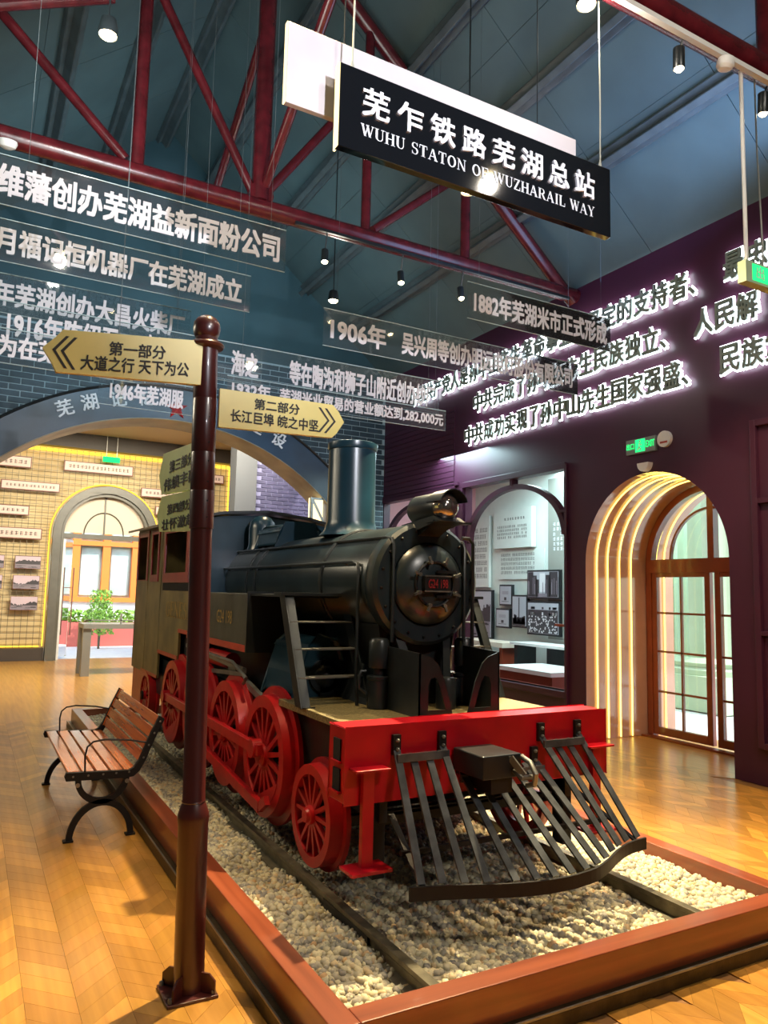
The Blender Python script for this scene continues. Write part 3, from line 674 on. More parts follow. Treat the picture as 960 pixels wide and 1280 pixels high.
# barrier / glass topped table by the doorway
t = thing('exhibit_table', 'grey metal framed table with square legs standing in front of the far doorway', 'table', (2.6, 14.4, 0))
for i, (x, y) in enumerate(((1.90, 14.4), (3.5, 14.4), (1.90, 14.95), (3.5, 14.95))): B().box(x-.07, x+.07, y-.07, y+.07, 0, .84).build('leg', 'aluminium', t)
B().box(1.83, 3.57, 14.3, 15.05, .84, .92).build('table_top', 'aluminium', t)
b = B(); b.box(1.85, 3.55, 14.32, 14.35, .98, 1.0); b.box(2.45, 2.48, 14.32, 14.35, .92, 1.12); b.build('top_rail', 'aluminium', t)
B().box(1.86, 1.95, 14.3, 14.32, .92, 1.62).build('glass_panel', 'glass', t)

# lattice post at the right foot of the arch
t = thing('lattice_post', 'cream boxed post with diagonal metal lattice under the right foot of the arch', 'post', (5.1, 11.3, 0))
B().box(4.99, 5.50, 11.16, 11.27, 0, 3.12).build('core', 'cream', t)
b = B()
for z in (.1, .6, 1.1, 1.6, 2.1, 2.6, 3.1): b.bar((4.76, 11.12, z), (5.5, 11.12, z), .02, .035)
for z in (.1, .6, 1.1, 1.6, 2.1, 2.6): b.bar((4.78, 11.12, z+.5), (5.06, 11.12, z), .02, .035); b.bar((5.08, 11.12, z+.5), (5.48, 11.12, z), .02, .035)
for x in (4.77, 5.07, 5.5): b.bar((x, 11.12, 0), (x, 11.12, 3.12), .045, .04)
b.build('lattice', 'aluminium', t)
B().box(4.78, 4.99, 11.16, 11.27, 0, 3.12).build('side_panel', 'ledw', t, label='glowing cream side panel')  # cream backing panel made to shine by an emission material

# ---- side room behind the window openings
b = B(); b.box(8.6, 8.7, 7.4, 12, 0, 3.9); struct('wall_side_room', b, 'wallw')
b = B(); b.box(6.32, 6.9, 6.6, 12, 3.8, 3.9); b.box(6.9, 8.7, 7.4, 12, 3.8, 3.9); struct('ceiling_side_room', b, 'wallw')
b = B(); b.prism([[(6.32, 6.60), (6.88, 6.60), (7.0, 7.38), (8.7, 7.38), (8.7, 7.45), (6.95, 7.45), (6.80, 6.68), (6.32, 6.68)]], (0, 0, 0), (1, 0, 0), (0, 1, 0), (0, 0, 3.9)); b.box(6.32, 8.7, 11.9, 12.0, 0, 3.9); struct('wall_side_ends', b, 'pink')
# arched inner frames of both openings
for n, (y0, y1) in enumerate(((6.76, 8.83), (9.11, 11.27))):
    yc, r = (y0+y1)/2, (y1-y0)/2
    f = thing('window_%d' % (n+1), None, None, (6.26, yc, .5)); f['kind'] = 'structure'
    b = B(); b.prism([arc(yc, 2.35, r, .72, 180, 0, 30) + arc(yc, 2.35, r-.075, .655, 0, 180, 30)], (6.21, 0, 0), (0, 1, 0), (0, 0, 1), (.09, 0, 0)); b.build('arch_bar', 'wallr', f)
    b = B(); b.box(6.20, 6.30, y0, y0+.14, 2.62, 2.655); b.box(6.20, 6.30, y1-.14, y1, 2.62, 2.655); b.box(6.20, 6.31, yc-.02, yc+.02, 3.05, 3.14); b.build('bracket', 'wallr', f)
    b = B(); b.box(6.2, 6.34, y0-.03, y1+.03, .46, .50); b.box(6.18, 6.24, y0, y0+.16, 1.25, 1.28); b.build('window_sill', 'cabred', f)
def board_x(name, lab, cat, x, y0, y1, z0, z1, m, t_=.05, group=None):
    t = thing(name, lab, cat, (x, (y0+y1)/2, z0), group); B().box(x-t_, x, y0, y1, z0, z1).build('panel', m, t); return t
def tline(t, x, ya, yb, z, h, n, m='ink', rows=1): scribble(B(), (x, yb, z), (0, -(yb-ya), 0), (0, 0, h), n, rows).build('lettering', m, t)
t = board_x('text_panel', 'raised square pale green text panel high on the side room wall', 'panel', 8.58, 10.08, 11.15, 2.46, 3.17, 'wallw', .10)
tline(t, 8.478, 10.25, 10.85, 2.95, .07, 8); tline(t, 8.478, 10.2, 11.05, 2.62, .26, 16, rows=4)
t = board_x('text_panel', 'tall pale green text panel behind the headlamp, seen through the window opening', 'panel', 8.58, 11.35, 11.88, 1.75, 3.1, 'wallw', .06)
tline(t, 8.518, 11.4, 11.85, 1.9, 1.0, 9, rows=8)
t = board_x('text_panel', 'white panel of small text lines beside the framed photographs', 'panel', 8.59, 9.85, 11.1, 1.9, 2.42, 'wallw', .02)
tline(t, 8.568, 10.1, 11.05, 1.98, .40, 20, rows=5)
t = board_x('text_panel', 'grey panel with white text at the right side of the window opening', 'panel', 8.58, 8.2, 9.73, .9, 3.6, 'wallg', .03)
tline(t, 8.548, 8.75, 9.62, 2.36, .5, 10, 'white', rows=6); tline(t, 8.548, 9.0, 9.3, 2.10, .07, 3, 'white')
FP = [(9.38, 10.2, 1.56, 2.05, 'framed grey photograph of a narrow street, upper right of the side room group'), (9.38, 10.2, .95, 1.52, 'framed crowd photograph, lower right of the side room group'),
      (10.2, 10.62, 1.05, 1.62, 'photograph of a tall tower over trees on the side room wall'), (10.62, 10.98, 1.42, 1.80, 'small framed document, upper of two on the side room wall'), (10.68, 11.08, 1.02, 1.37, 'small framed document, lower of two on the side room wall'), (11.2, 11.85, .8, 1.7, 'dark violet photograph board behind the right ladder')]
for y0, y1, z0, z1, lab in FP:
    t = thing('framed_photograph', lab, 'photograph', (8.55, (y0+y1)/2, z0), 'framed pictures on the side room wall')
    B().box(8.49, 8.545, y0, y1, z0, z1).build('frame', 'black', t); B().box(8.480, 8.492, y0+.03, y1-.03, z0+.03, z1-.03).build('print', 'pprintb', t)
    picture(t, 'street' if 'street' in lab else 'crowd' if 'crowd' in lab else 'tower' if 'tower' in lab else 'doc' if 'document' in lab else 'hills', lambda u, v, k, y0=y0, y1=y1, z0=z0, z1=z1: (8.480-.001*k, y1-.035-(y1-y0-.07)*u, z0+.035+(z1-z0-.07)*v), 1, 1)
t = thing('display_plinth', 'low red brown display plinth with a pale top inside the side room', 'plinth', (7.3, 8.6, 0))
B().box(7.1, 7.9, 8.0, 9.15, .02, .50).build('body', 'cabred', t); B().box(7.05, 7.95, 7.97, 9.2, .50, .56).build('plinth_top', 'whitepaint', t)
t = thing('display_plinth', 'wide low red base running under the window opening in the side room', 'plinth', (6.8, 8.8, 0))
B().box(6.5, 6.95, 7.7, 11.2, .01, .30).build('body', 'cabred', t)
t = thing('display_case', 'flat white topped display table at the back of the side room', 'table', (8.1, 9.1, 0))
B().box(7.95, 8.45, 8.3, 10.0, .80, .84).build('table_top', 'whitepaint', t)
for y in (8.4, 9.1, 9.9): B().box(8.0, 8.4, y-.04, y+.04, .0, .80).build('leg', 'black', t)
t = thing('display_case', 'pale topped display table further left at the back of the side room', 'table', (8.1, 10.9, 0))
B().box(7.95, 8.45, 10.2, 11.6, .72, .80).build('table_top', 'cream', t)
for y in (10.3, 11.5): B().box(8.0, 8.4, y-.04, y+.04, .0, .72).build('leg', 'cabred', t)
t = thing('woven_basket', 'tan round basket low in the side room, seen between the engine brackets', 'basket', (7.6, 10.9, 0))
B().lathe([(.02, .0), (.24, .0), (.34, .16), (.36, .34), (.33, .36), (.30, .2), (.02, .05)], (7.6, 10.9, .30), n=20).build('bowl', 'brass', t)
B().box(7.3, 7.9, 10.5, 11.3, 0, .30).build('stand', 'whitepaint', t)

# ---- LED lit niche with its glazed door
door = thing('door_1', None, None, (7.2, NY, 0)); door['kind'] = 'structure'
def tunnel(x0, x1, r, th, name, m, parent=None):
    b = B(); o1 = [(NY+r, 0)] + arc(NY, NS, r, r, 0, 180, 32) + [(NY-r, 0)]; o2 = [(NY+r+th, 0)] + arc(NY, NS, r+th, r+th, 0, 180, 32) + [(NY-r-th, 0)]
    b.prism([o2 + o1[::-1]], (x0, 0, 0), (0, 1, 0), (0, 0, 1), (x1-x0, 0, 0)); return b.build(name, m, parent)
rev = tunnel(6.203, 7.66, NR-.002, .06, 'wall_niche', 'reveal'); rev['kind'] = 'structure'
b = B(); b.box(6.2, 7.7, NY-NR-.06, NY+NR+.06, -.06, -.002); struct('floor_niche', b, 'floor')
me = tone_mesh(B().box(6.2, 7.7, NY-NR-.06, NY+NR+.06, -.06, -.002), 'fn', [(.95, .95, .95)]*6); bpy.data.objects['floor_niche'].data = me
for k, x in enumerate((6.36, 6.53, 6.72, 6.91, 7.34, 7.48)):
    t = thing('led_strip', ('yellow led strip looping round the niche, %s' % ('first from the hall', 'second from the hall', 'third from the hall', 'fourth from the hall, nearest the door', 'first one behind the glazed door', 'second one behind the glazed door')[k]), 'light strip', (x, NY, 0), 'led strips in the arched niche')
    r = NR-.012; q = [(NY+r, .01)] + arc(NY, NS, r, r, 0, 180, 36) + [(NY-r, .01)]; q2 = [(NY+r-.012, .01)] + arc(NY, NS, r-.012, r-.012, 0, 180, 36) + [(NY-r+.012, .01)]
    b = B(); b.prism([q + q2[::-1]], (x-.006, 0, 0), (0, 1, 0), (0, 0, 1), (.012, 0, 0)); b.build('glowing_tube', 'ledn', t)
fr_ = NR-.02
b = B(); o1 = [(NY+fr_, 0)] + arc(NY, NS, fr_, fr_, 0, 180, 32) + [(NY-fr_, 0)]; o2 = [(NY+fr_-.08, 0)] + arc(NY, NS, fr_-.08, fr_-.08, 0, 180, 32) + [(NY-fr_+.08, 0)]
b.prism([o1 + o2[::-1]], (7.16, 0, 0), (0, 1, 0), (0, 0, 1), (.09, 0, 0)); b.build('door_frame', 'doorwood', door)
b = B(); b.box(7.155, 7.25, NY-fr_+.02, NY+fr_-.02, 1.91, 2.07); b.box(7.16, 7.25, NY-.04, NY+.04, 2.0, 2.86); b.build('transom', 'doorwood', door)
ir = .58
b = B(); b.prism([arc(NY, 2.07, ir, ir, 180, 0, 24) + arc(NY, 2.07, ir-.025, ir-.025, 0, 180, 24)], (7.18, 0, 0), (0, 1, 0), (0, 0, 1), (.04, 0, 0)); b.build('fan_bar', 'doorwood', door)
for s in (-1, 1):
    leaf = B(); ya = NY+.03*s; yb = NY+(fr_-.08)*s; y0, y1 = min(ya, yb), max(ya, yb)
    leaf.box(7.17, 7.23, y0, y0+.07, .03, 1.92); leaf.box(7.17, 7.23, y1-.07, y1, .03, 1.92); leaf.box(7.17, 7.23, y0+.07, y1-.07, .03, .12); leaf.box(7.17, 7.23, y0+.07, y1-.07, 1.86, 1.92)
    lo = leaf.build('door_leaf', 'doorwood', door, bevel=.004)
    mb = B(); ym = (y0+y1)/2; mb.box(7.185, 7.215, ym-.012, ym+.012, .12, 1.88)
    for z in (.526, .99, 1.44): mb.box(7.185, 7.215, y0+.07, y1-.07, z-.012, z+.012)
    mb.build('glazing_bar', 'doorwood', lo)
    zz = (.12, .526, .99, 1.44, 1.87)
    for c in range(2):
        for r in range(4):
            a0 = (y0+.07, ym)[c]; a1 = (ym, y1-.07)[c]
            B().box(7.198, 7.202, a0, a1, zz[r], zz[r+1]).build('pane', 'glass', lo)
b = B(); b.prism([arc(NY, 2.07, fr_-.06, fr_-.10, 180, 0, 24)], (7.198, 0, 0), (0, 1, 0), (0, 0, 1), (.004, 0, 0)); b.build('pane', 'glass', door)
b = B(); b.box(7.05, 7.16, NY-fr_, NY+fr_, 0, .02); b.build('threshold', 'doorwood', door)
# exit sign, smoke detector, round label above the niche
t = thing('exit_sign', 'green lit running man EXIT sign on the maroon wall above the niche', 'sign', (6.18, 5.56, 3.2))
B().box(6.17, 6.2, 5.36, 5.76, 3.15, 3.31).build('casing', 'aluminium', t)
B().box(6.166, 6.171, 5.50, 5.63, 3.165, 3.30).build('lit_panel', 'green', t)
b = B(); write(b, 'EXIT', (6.165, 5.485, 3.20), (0, -.115, 0), (0, 0, .07), None, .02); write(b, '出口', (6.165, 5.75, 3.20), (0, -.105, 0), (0, 0, .07), None, .02); b.build('lettering', 'green', t)
b = B(); b.cyl((6.164, 5.565, 3.275), (6.168, 5.565, 3.275), .011, n=10); b.bar((6.163, 5.568, 3.26), (6.163, 5.572, 3.215), .004, .02); b.bar((6.163, 5.57, 3.215), (6.163, 5.60, 3.18), .004, .012); b.bar((6.163, 5.57, 3.215), (6.163, 5.545, 3.18), .004, .012); b.bar((6.163, 5.57, 3.25), (6.163, 5.54, 3.235), .004, .01); b.build('running_figure', 'white', t)
t = thing('wall_sign', 'round white sign plate beside the green exit sign', 'sign', (6.18, 5.25, 3.2))
B().cyl((6.165, 5.25, 3.25), (6.2, 5.25, 3.25), .085, n=28).build('plate', 'whitepaint', t)
B().box(6.16, 6.166, 5.205, 5.295, 3.205, 3.225).build('red_mark', 'redstripe', t)
t = thing('emergency_lamp', 'small half round white lamp between the exit sign and the niche arch', 'lamp', (6.18, 5.5, 2.98))
B().prism([arc(5.5, 3.03, .075, .09, 180, 360, 16)], (6.13, 0, 0), (0, 1, 0), (0, 0, 1), (.07, 0, 0)).build('housing', 'whitepaint', t, bevel=.006)

# ---- outdoors
b = B(); b.box(-6, 20, 18.0, 40, -.14, -.02); struct('ground_outside', b, 'palestone')
b = B(); b.box(7.66, 20, 1, 17.99, -.14, -.02); struct('ground_side', b, 'palestone')
t = thing('planter', 'red kerbed planter with clipped hedge outside the far doorway', 'planter', (3.5, 22, 0))
B().box(1.0, 9, 21.6, 22.2, -.02, .62).build('kerb', 'redkerb', t)
b = B(); random.seed(3)
def leafcloud(b, n, x0, x1, y0, y1, z0, z1, s=.07):
    for i in range(n):
        p = Vector((random.uniform(x0, x1), random.uniform(y0, y1), random.uniform(z0, z1))); a = Vector([random.gauss(0, 1) for _ in range(3)]).normalized()*s; c = Vector([random.gauss(0, 1) for _ in range(3)]).normalized()*s*.6
        b.add([p-a, p+c, p+a, p-c], [(0, 1, 2, 3)])
leafcloud(b, 2500, 1.0, 9, 21.7, 22.1, .6, .95); b.build('hedge', 'leaf', t, kind='stuff')
t = thing('shrub', 'bright yellow green shrub outside against the orange framed windows', 'shrub', (3.1, 20.8, 0))
b = B()
for i in range(900):
    a = random.uniform(0, 2*PI); r = .34*math.sqrt(random.random()); h = random.uniform(.35, 1.5); p = Vector((3.05+r*math.cos(a)*(1.2-.3*h), 20.8+r*math.sin(a), h)); q = Vector([random.gauss(0, 1) for _ in range(3)]).normalized()*.05; c = Vector([random.gauss(0, 1) for _ in range(3)]).normalized()*.03; b.add([p-q, p+c, p+q, p-c], [(0, 1, 2, 3)])
b.build('foliage', 'leaf', t, kind='stuff'); B().cyl((3.05, 20.8, -.02), (3.05, 20.8, .7), .03, n=8).build('stem', 'sleeper', t)
fac = thing('building_facade', 'building front of orange framed windows across the pale forecourt', 'building', (4, 24, 0))
B().box(-3, 12, 24.1, 24.4, -.02, 6).build('wall', 'facglass', fac)
B().box(-3, 12, 23.95, 24.1, -.02, 1.15).build('plinth', 'palestone', fac)
xs = [1.0+.86*i for i in range(9)]
for i, x in enumerate(xs):
    B().box(x-.11, x+.11, 23.9, 24.1, 1.15, 5.5).build('mullion', 'orange', fac)
for z in (1.2, 2.88): B().box(.9, 8.0, 23.88, 24.1, z-.07, z+.07).build('crossrail', 'orange', fac)
for i in range(8):
    for z0, z1 in ((1.28, 2.8), (2.96, 4.4)): B().box(xs[i]+.16, xs[i+1]-.16, 24.05, 24.08, z0+.05, z1-.05).build('pane', 'facglass', fac)
t = thing('fluted_column', 'white fluted stone column on a stepped pedestal outside the niche door', 'column', (10.1, 7.6, 0))
b = B(); n = 96; v = []
for z in (.75, 5):
    for i in range(n): a = 2*PI*i/n; r = .58-.035*abs(math.sin(a*8)); v.append((10.1+r*math.cos(a), 7.7+r*math.sin(a), z))
b.add(v, [(i, (i+1) % n, n+(i+1) % n, n+i) for i in range(n)]); b.build('shaft', 'column', t)
b = B(); b.box(9.35, 10.85, 7.0, 8.4, 0, .5); b.lathe([(.72, .5), (.72, .58), (.66, .62), (.70, .68), (.64, .75)], (10.1, 7.7, 0)); b.build('pedestal', 'column', t)
t = thing('ivy_hedge', 'green ivy covered hedge beside the white column outside the niche door', 'hedge', (11, 9, 0))
b = B(); leafcloud(b, 7000, 10.9, 11.45, 8.55, 11.5, 0, 4.6, .08); b.build('foliage', 'leaf', t, kind='stuff'); B().box(11.5, 11.7, 8.6, 13, -.02, 4.8).build('wall', 'column', t)

# ================================================================== TRACK PLINTH
random.seed(11)
PX0, PX1, PY0, PY1, PT = 1.125, 3.65, 2.30, 9.35, .20
pl = thing('track_plinth', 'long red varnished timber frame on a dark metal base holding gravel and track', 'plinth', (2.39, 5.8, 0))
for (x0, x1, y0, y1, m) in ((PX0, PX0+.1, PY0, PY1, 'plinth_y'), (PX1-.1, PX1, PY0, PY1, 'plinth_y'), (PX0+.1, PX1-.1, PY0, PY0+.1, 'plinth_x'), (PX0+.1, PX1-.1, PY1-.1, PY1, 'plinth_x')):
    B().box(x0, x1, y0, y1, .055, PT).build('timber_rail', m, pl, bevel=.004)
e = .04
for (x0, x1, y0, y1) in ((PX0-e, PX0+.02, PY0-e, PY1+e), (PX1-.02, PX1+e, PY0-e, PY1+e), (PX0+.02, PX1-.02, PY0-e, PY0+.02), (PX0+.02, PX1-.02, PY1-.02, PY1+e)):
    b = B(); b.box(x0, x1, y0, y1, 0, .058); b.build('base_channel', 'step', pl, bevel=.003)
b = B()
b.box(PX0-e, PX0-e+.008, PY0-e, PY1+e, .058, .066); b.box(PX0-e, PX1+e, PY0-e, PY0-e+.008, .058, .066); b.box(PX1+e-.008, PX1+e, PY0-e, PY1+e, .058, .066)
b.build('channel_lip', 'steel', pl)
GZ = .125
# rails on sleepers
CX = 2.30
for i, xr in enumerate((1.585, 3.015)):
    t = thing('track_rail', ('left rail of the display track beside the bench and signpost', 'right rail of the display track, under the wavy pilot bar')[i], 'rail', (xr, 5.8, .1), 'rails of the display track')
    q = [(-.05, .10), (.05, .10), (.05, .112), (.009, .122), (.009, .165), (.022, .170), (.022, .19), (-.022, .19), (-.022, .170), (-.009, .165), (-.009, .122), (-.05, .112)]
    b = B(); b.prism([q], (xr, PY0+.105, 0), (1, 0, 0), (0, 0, 1), (0, PY1-PY0-.21, 0)); b.build('rail_bar', 'rail', t, bevel=.003)
    if i == 0:
        b = B(); b.bar((xr-.015, 2.9, .145), (xr-.015, 3.35, .145), .014, .045); b.build('fishplate', 'iron', t)
for k in range(12):
    t = thing('sleeper', 'dark timber sleeper under both rails, %s from the front timber' % ['first','second','third','fourth','fifth','sixth','seventh','eighth','ninth','tenth','eleventh','twelfth'][k], 'sleeper', (CX, 2.7+k*.56, .0), 'sleepers under the rails')
    B().box(CX-1.0, CX+1.0, 2.64+k*.56, 2.80+k*.56, .03, .099).build('beam', 'sleeper', t)
# gravel: bed surface plus instanced pebbles
def gz(x, y): return GZ + .012*math.sin(x*7+y*3)+.010*math.sin(y*9-x*4)-.012
nx, ny = 30, 84; v = []; f = []
for j in range(ny+1):
    for i in range(nx+1):
        x = PX0+.1+(PX1-PX0-.2)*i/nx; y = PY0+.1+(PY1-PY0-.2)*j/ny; v.append((x, y, gz(x, y)))
for j in range(ny):
    for i in range(nx): a = j*(nx+1)+i; f.append((a, a+1, a+nx+2, a+nx+1))
pebm = bpy.data.materials.new('gravel_stone'); pebm.use_nodes = True; N = pebm.node_tree.nodes; L = pebm.node_tree.links; pb = N['Principled BSDF']; pb.inputs['Roughness'].default_value = .65
oi = N.new('ShaderNodeObjectInfo'); r = N.new('ShaderNodeValToRGB'); cr_ = r.color_ramp
cr_.elements[0].position = 0; cr_.elements[0].color = (.20, .19, .17, 1); cr_.elements[1].position = 1; cr_.elements[1].color = (.72, .65, .42, 1)
for p_, c_ in ((.22, (.34, .31, .24, 1)), (.5, (.50, .45, .30, 1)), (.85, (.62, .55, .35, 1)), (.94, (.48, .30, .14, 1))):
    e_ = cr_.elements.new(p_); e_.color = c_
L.new(oi.outputs['Random'], r.inputs['Fac']); L.new(r.outputs['Color'], pb.inputs['Base Color'])
M['pebble'] = pebm
bed = mat('gravel_bed', (.30, .27, .20), .9, col2=(.50, .45, .33), vscale=40, var=.1, bump=.6, bscale=70)
b = B(); b.add(v, f); gr = b.build('gravel', bed, None, label='loose pale cream and grey gravel filling the timber framed track bed', kind='stuff'); gr['category'] = 'gravel'
PEB = []
pc = bpy.data.collections.new('pebble_shapes')
for k in range(5):
    me = bpy.data.meshes.new('pebble'); b = B()
    t = (1+5**.5)/2; iv = [(-1, t, 0), (1, t, 0), (-1, -t, 0), (1, -t, 0), (0, -1, t), (0, 1, t), (0, -1, -t), (0, 1, -t), (t, 0, -1), (t, 0, 1), (-t, 0, -1), (-t, 0, 1)]
    fi = [(0, 11, 5), (0, 5, 1), (0, 1, 7), (0, 7, 10), (0, 10, 11), (1, 5, 9), (5, 11, 4), (11, 10, 2), (10, 7, 6), (7, 1, 8), (3, 9, 4), (3, 4, 2), (3, 2, 6), (3, 6, 8), (3, 8, 9), (4, 9, 5), (2, 4, 11), (6, 2, 10), (8, 6, 7), (9, 8, 1)]
    sx_, sy__, sz_ = random.uniform(.8, 1.3), random.uniform(.7, 1.), random.uniform(.5, .8)
    vv = [Vector((a*sx_, c*sy__, d*sz_))*(.0112*random.uniform(.85, 1.15)) for a, c, d in iv]
    me.from_pydata(vv, [], fi); me.polygons.foreach_set('use_smooth', [True]*len(fi)); me.materials.append(pebm); o = bpy.data.objects.new('pebble_shape', me); pc.objects.link(o)
ng = bpy.data.node_groups.new('scatter_gravel', 'GeometryNodeTree')
ng.interface.new_socket('Geometry', in_out='INPUT', socket_type='NodeSocketGeometry'); ng.interface.new_socket('Geometry', in_out='OUTPUT', socket_type='NodeSocketGeometry')
n = ng.nodes; l = ng.links
gi = n.new('NodeGroupInput'); go = n.new('NodeGroupOutput'); dp = n.new('GeometryNodeDistributePointsOnFaces'); dp.inputs['Density'].default_value = 2300
ip = n.new('GeometryNodeInstanceOnPoints'); ci = n.new('GeometryNodeCollectionInfo'); ci.inputs['Collection'].default_value = pc; ci.inputs['Separate Children'].default_value = True; ci.inputs['Reset Children'].default_value = True
ip.inputs['Pick Instance'].default_value = True
rv = n.new('FunctionNodeRandomValue'); rv.data_type = 'FLOAT_VECTOR'; rv.inputs[1].default_value = (6.28, 6.28, 6.28)
rs = n.new('FunctionNodeRandomValue'); rs.data_type = 'FLOAT'; rs.inputs[2].default_value = .55; rs.inputs[3].default_value = 1.25; rs.inputs['Seed'].default_value = 5
jg = n.new('GeometryNodeJoinGeometry')
l.new(gi.outputs[0], dp.inputs['Mesh']); l.new(dp.outputs['Points'], ip.inputs['Points']); l.new(ci.outputs[0], ip.inputs['Instance'])
l.new(rv.outputs[0], ip.inputs['Rotation']); l.new(rs.outputs[1], ip.inputs['Scale'])
l.new(gi.outputs[0], jg.inputs[0]); l.new(ip.outputs[0], jg.inputs[0]); l.new(jg.outputs[0], go.inputs[0])
md = gr.modifiers.new('scatter', 'NODES'); md.node_group = ng

# ================================================================== LOCOMOTIVE
lo = thing('steam_locomotive', 'black steam locomotive with red wheels and red buffer beam on the gravel track', 'locomotive', (CX, 5.8, 0))
BC, BR = 1.66, .345          # boiler axis height and radius
XL, XR = 1.66, 2.94          # tank and cab sides
def mir(x): return 2*CX-x
# -- boiler barrel, smokebox, front plate and door
b = B(); b.lathe([(BR-.01, 0), (BR, .02), (BR, 2.9)], (CX, 3.72, BC), (0, 1, 0), 48); b.build('boiler', 'boiler', lo)
for y in (4.35, 5.62, 5.82): B().lathe([(BR+.004, 0), (BR+.012, .004), (BR+.012, .036), (BR+.004, .04)], (CX, y, BC), (0, 1, 0), 48).build('boiler_band', 'black', lo)
sb = B().lathe([(.10, -.02), (.33, -.02), (.352, 0), (.352, .09), (.345, .10)], (CX, 3.66, BC), (0, 1, 0), 56).build('smokebox_ring', 'boiler', lo)
b = B()
for k in range(18):
    a = 2*PI*k/18+.1; c = Vector((CX+.305*math.cos(a), 3.64, BC+.305*math.sin(a))); b.lathe([(.009, 0), (.009, .008), (.004, .012)], c, (0, -1, 0), 6)
b.build('rivet', 'iron', sb, kind='stuff')
dr = B().lathe([(.0, -.075), (.06, -.074), (.12, -.066), (.18, -.048), (.218, -.02), (.232, 0), (.238, .0)], (CX, 3.635, BC-.005), (0, 1, 0), 56).build('smokebox_door', 'boiler', lo)
b = B(); b.tube([(CX+.125*math.cos(a), 3.565, BC-.005+.125*math.sin(a)) for a in [2*PI*i/40 for i in range(40)]], .009, 8, True); b.build('handwheel_ring', 'iron', dr)
for k in range(8):
    a = PI*.12+2*PI*k/8; u = Vector((math.cos(a), 0, math.sin(a))); w = Vector((-u.z, 0, u.x)); c = Vector((CX, 3.553, BC-.005))+u*.13
    bb = B(); bb.cyl(c-Vector((0, 0, 0)), c-Vector((0, .03, 0)), .011, n=8); bb.bar(c-Vector((0, .022, 0))-u*.012, c-Vector((0, .022, 0))+u*.034, .014, .012, (0, 1, 0)); bb.build('door_clamp', 'steel', dr)
for z in (.065, -.075): B().bar((CX+.0, 3.545, BC+z), (CX+.135, 3.555, BC+z), .008, .016).build('hinge_strap', 'iron', dr)
B().box(CX-.085, CX+.085, 3.53, 3.57, BC-.045, BC+.04).build('number_plate', 'iron', dr, bevel=.003)
B().box(CX-.088, CX+.088, 3.525, 3.532, BC+.036, BC+.044).box(CX-.088, CX+.088, 3.525, 3.532, BC-.049, BC-.041).build('plate_border', 'steel', dr)
b = B(); write(b, 'G24 198', (CX-.065, 3.528, BC-.028), (.13, 0, 0), (0, 0, .05), (0, .004, 0), .02); b.build('plate_lettering', 'platered', dr)
# -- saddle under smokebox
b = B(); b.prism([[(-.30, .96), (.30, .96), (.22, 1.18), (.26, 1.42), (-.26, 1.42), (-.22, 1.18)]], (CX, 3.74, 0), (1, 0, 0), (0, 0, 1), (0, .75, 0)); b.build('saddle', 'black', lo)
# -- headlamp
hl = B().lathe([(.085, .04), (.088, .07), (.088, .30), (.07, .335), (.0, .34)], (CX-.005, 3.43, 2.085), (0, 1, .0), 32).build('headlamp', 'black', lo)
B().lathe([(.0, -.03), (.03, -.026), (.055, -.012), (.073, .008), (.082, .045)], (CX-.005, 3.43, 2.085), (0, 1, 0), 28).build('lens', 'lens', hl)
b = B(); q = [(.094*math.cos(a), .094*math.sin(a)) for a in [math.radians(15+150*i/20) for i in range(21)]]; q2 = [(.088*math.cos(a), .088*math.sin(a)) for a in [math.radians(165-150*i/20) for i in range(21)]]
b.prism([q+q2], (CX-.005, 3.37, 2.085), (1, 0, 0), (0, 0, 1), (0, .15, 0)); b.build('hood', 'black', hl)
b = B(); b.prism([[(3.40, 2.0), (3.80, 1.93), (3.80, 2.0), (3.46, 2.03)]], (CX-.09, 0, 0), (0, 1, 0), (0, 0, 1), (.18, 0, 0)); b.prism([[(3.46, 2.0), (3.76, 2.0), (3.78, 1.96), (3.64, 1.93)]], (CX-.07, 0, 0), (0, 1, 0), (0, 0, 1), (.14, 0, 0)); b.box(CX-.1, CX+.16, 3.44, 3.52, 1.995, 2.005); b.build('headlamp_bracket', 'black', lo)
# -- chimney
b = B(); b.lathe([(.22, 0), (.185, .04), (.170, .10), (.165, .60), (.172, .605), (.176, .62), (.176, .65), (.165, .655), (.15, .655), (.15, .3), (.0, .3)], (CX, 4.66, 1.985), n=48); b.build('chimney', 'teal', lo)
# -- dome, sand box, whistle on the barrel top
b = B(); b.lathe([(.13, 0), (.115, .05), (.115, .19), (.105, .245), (.07, .29), (.03, .305), (.0, .308)], (CX-.09, 6.22, 1.94), n=32); b.build('steam_dome', 'teal', lo)
b = B(); b.prism([[(-.19, .0), (.19, 0), (.17, .12), (.12, .17), (-.12, .17), (-.17, .12)]], (CX-.03, 5.5, 1.955), (1, 0, 0), (0, 0, 1), (0, .48, 0)); b.build('sand_box', 'teal', lo, bevel=.02)
# -- side tanks
for s in (-1, 1):
    xa, xb = (XL, CX-.30) if s < 0 else (CX+.30, XR)
    tk = B().box(xa, xb, 4.87, 6.46, 1.185, 1.572).build('side_tank', 'tank_dark' if s < 0 else 'black', lo, bevel=.006)
    xs_ = XL-.006 if s < 0 else XR-.002
    B().box(xs_, xs_+.008, 4.86, 6.46, 1.180, 1.225).build('tank_stripe', 'redstripe', tk)
    if s < 0:
        b = B(); write(b, 'G24 198', (XL-.004, 5.60, 1.352), (0, -.37, 0), (0, 0, .095), None, .0); b.build('tank_lettering', 'gold', tk)
B().box(XL-.02, XR+.02, 4.85, 4.87, 1.18, 1.59).box(XL+.0, XR, 4.13, 4.86, 1.560, 1.575).build('tank_front_plate', 'black', lo)
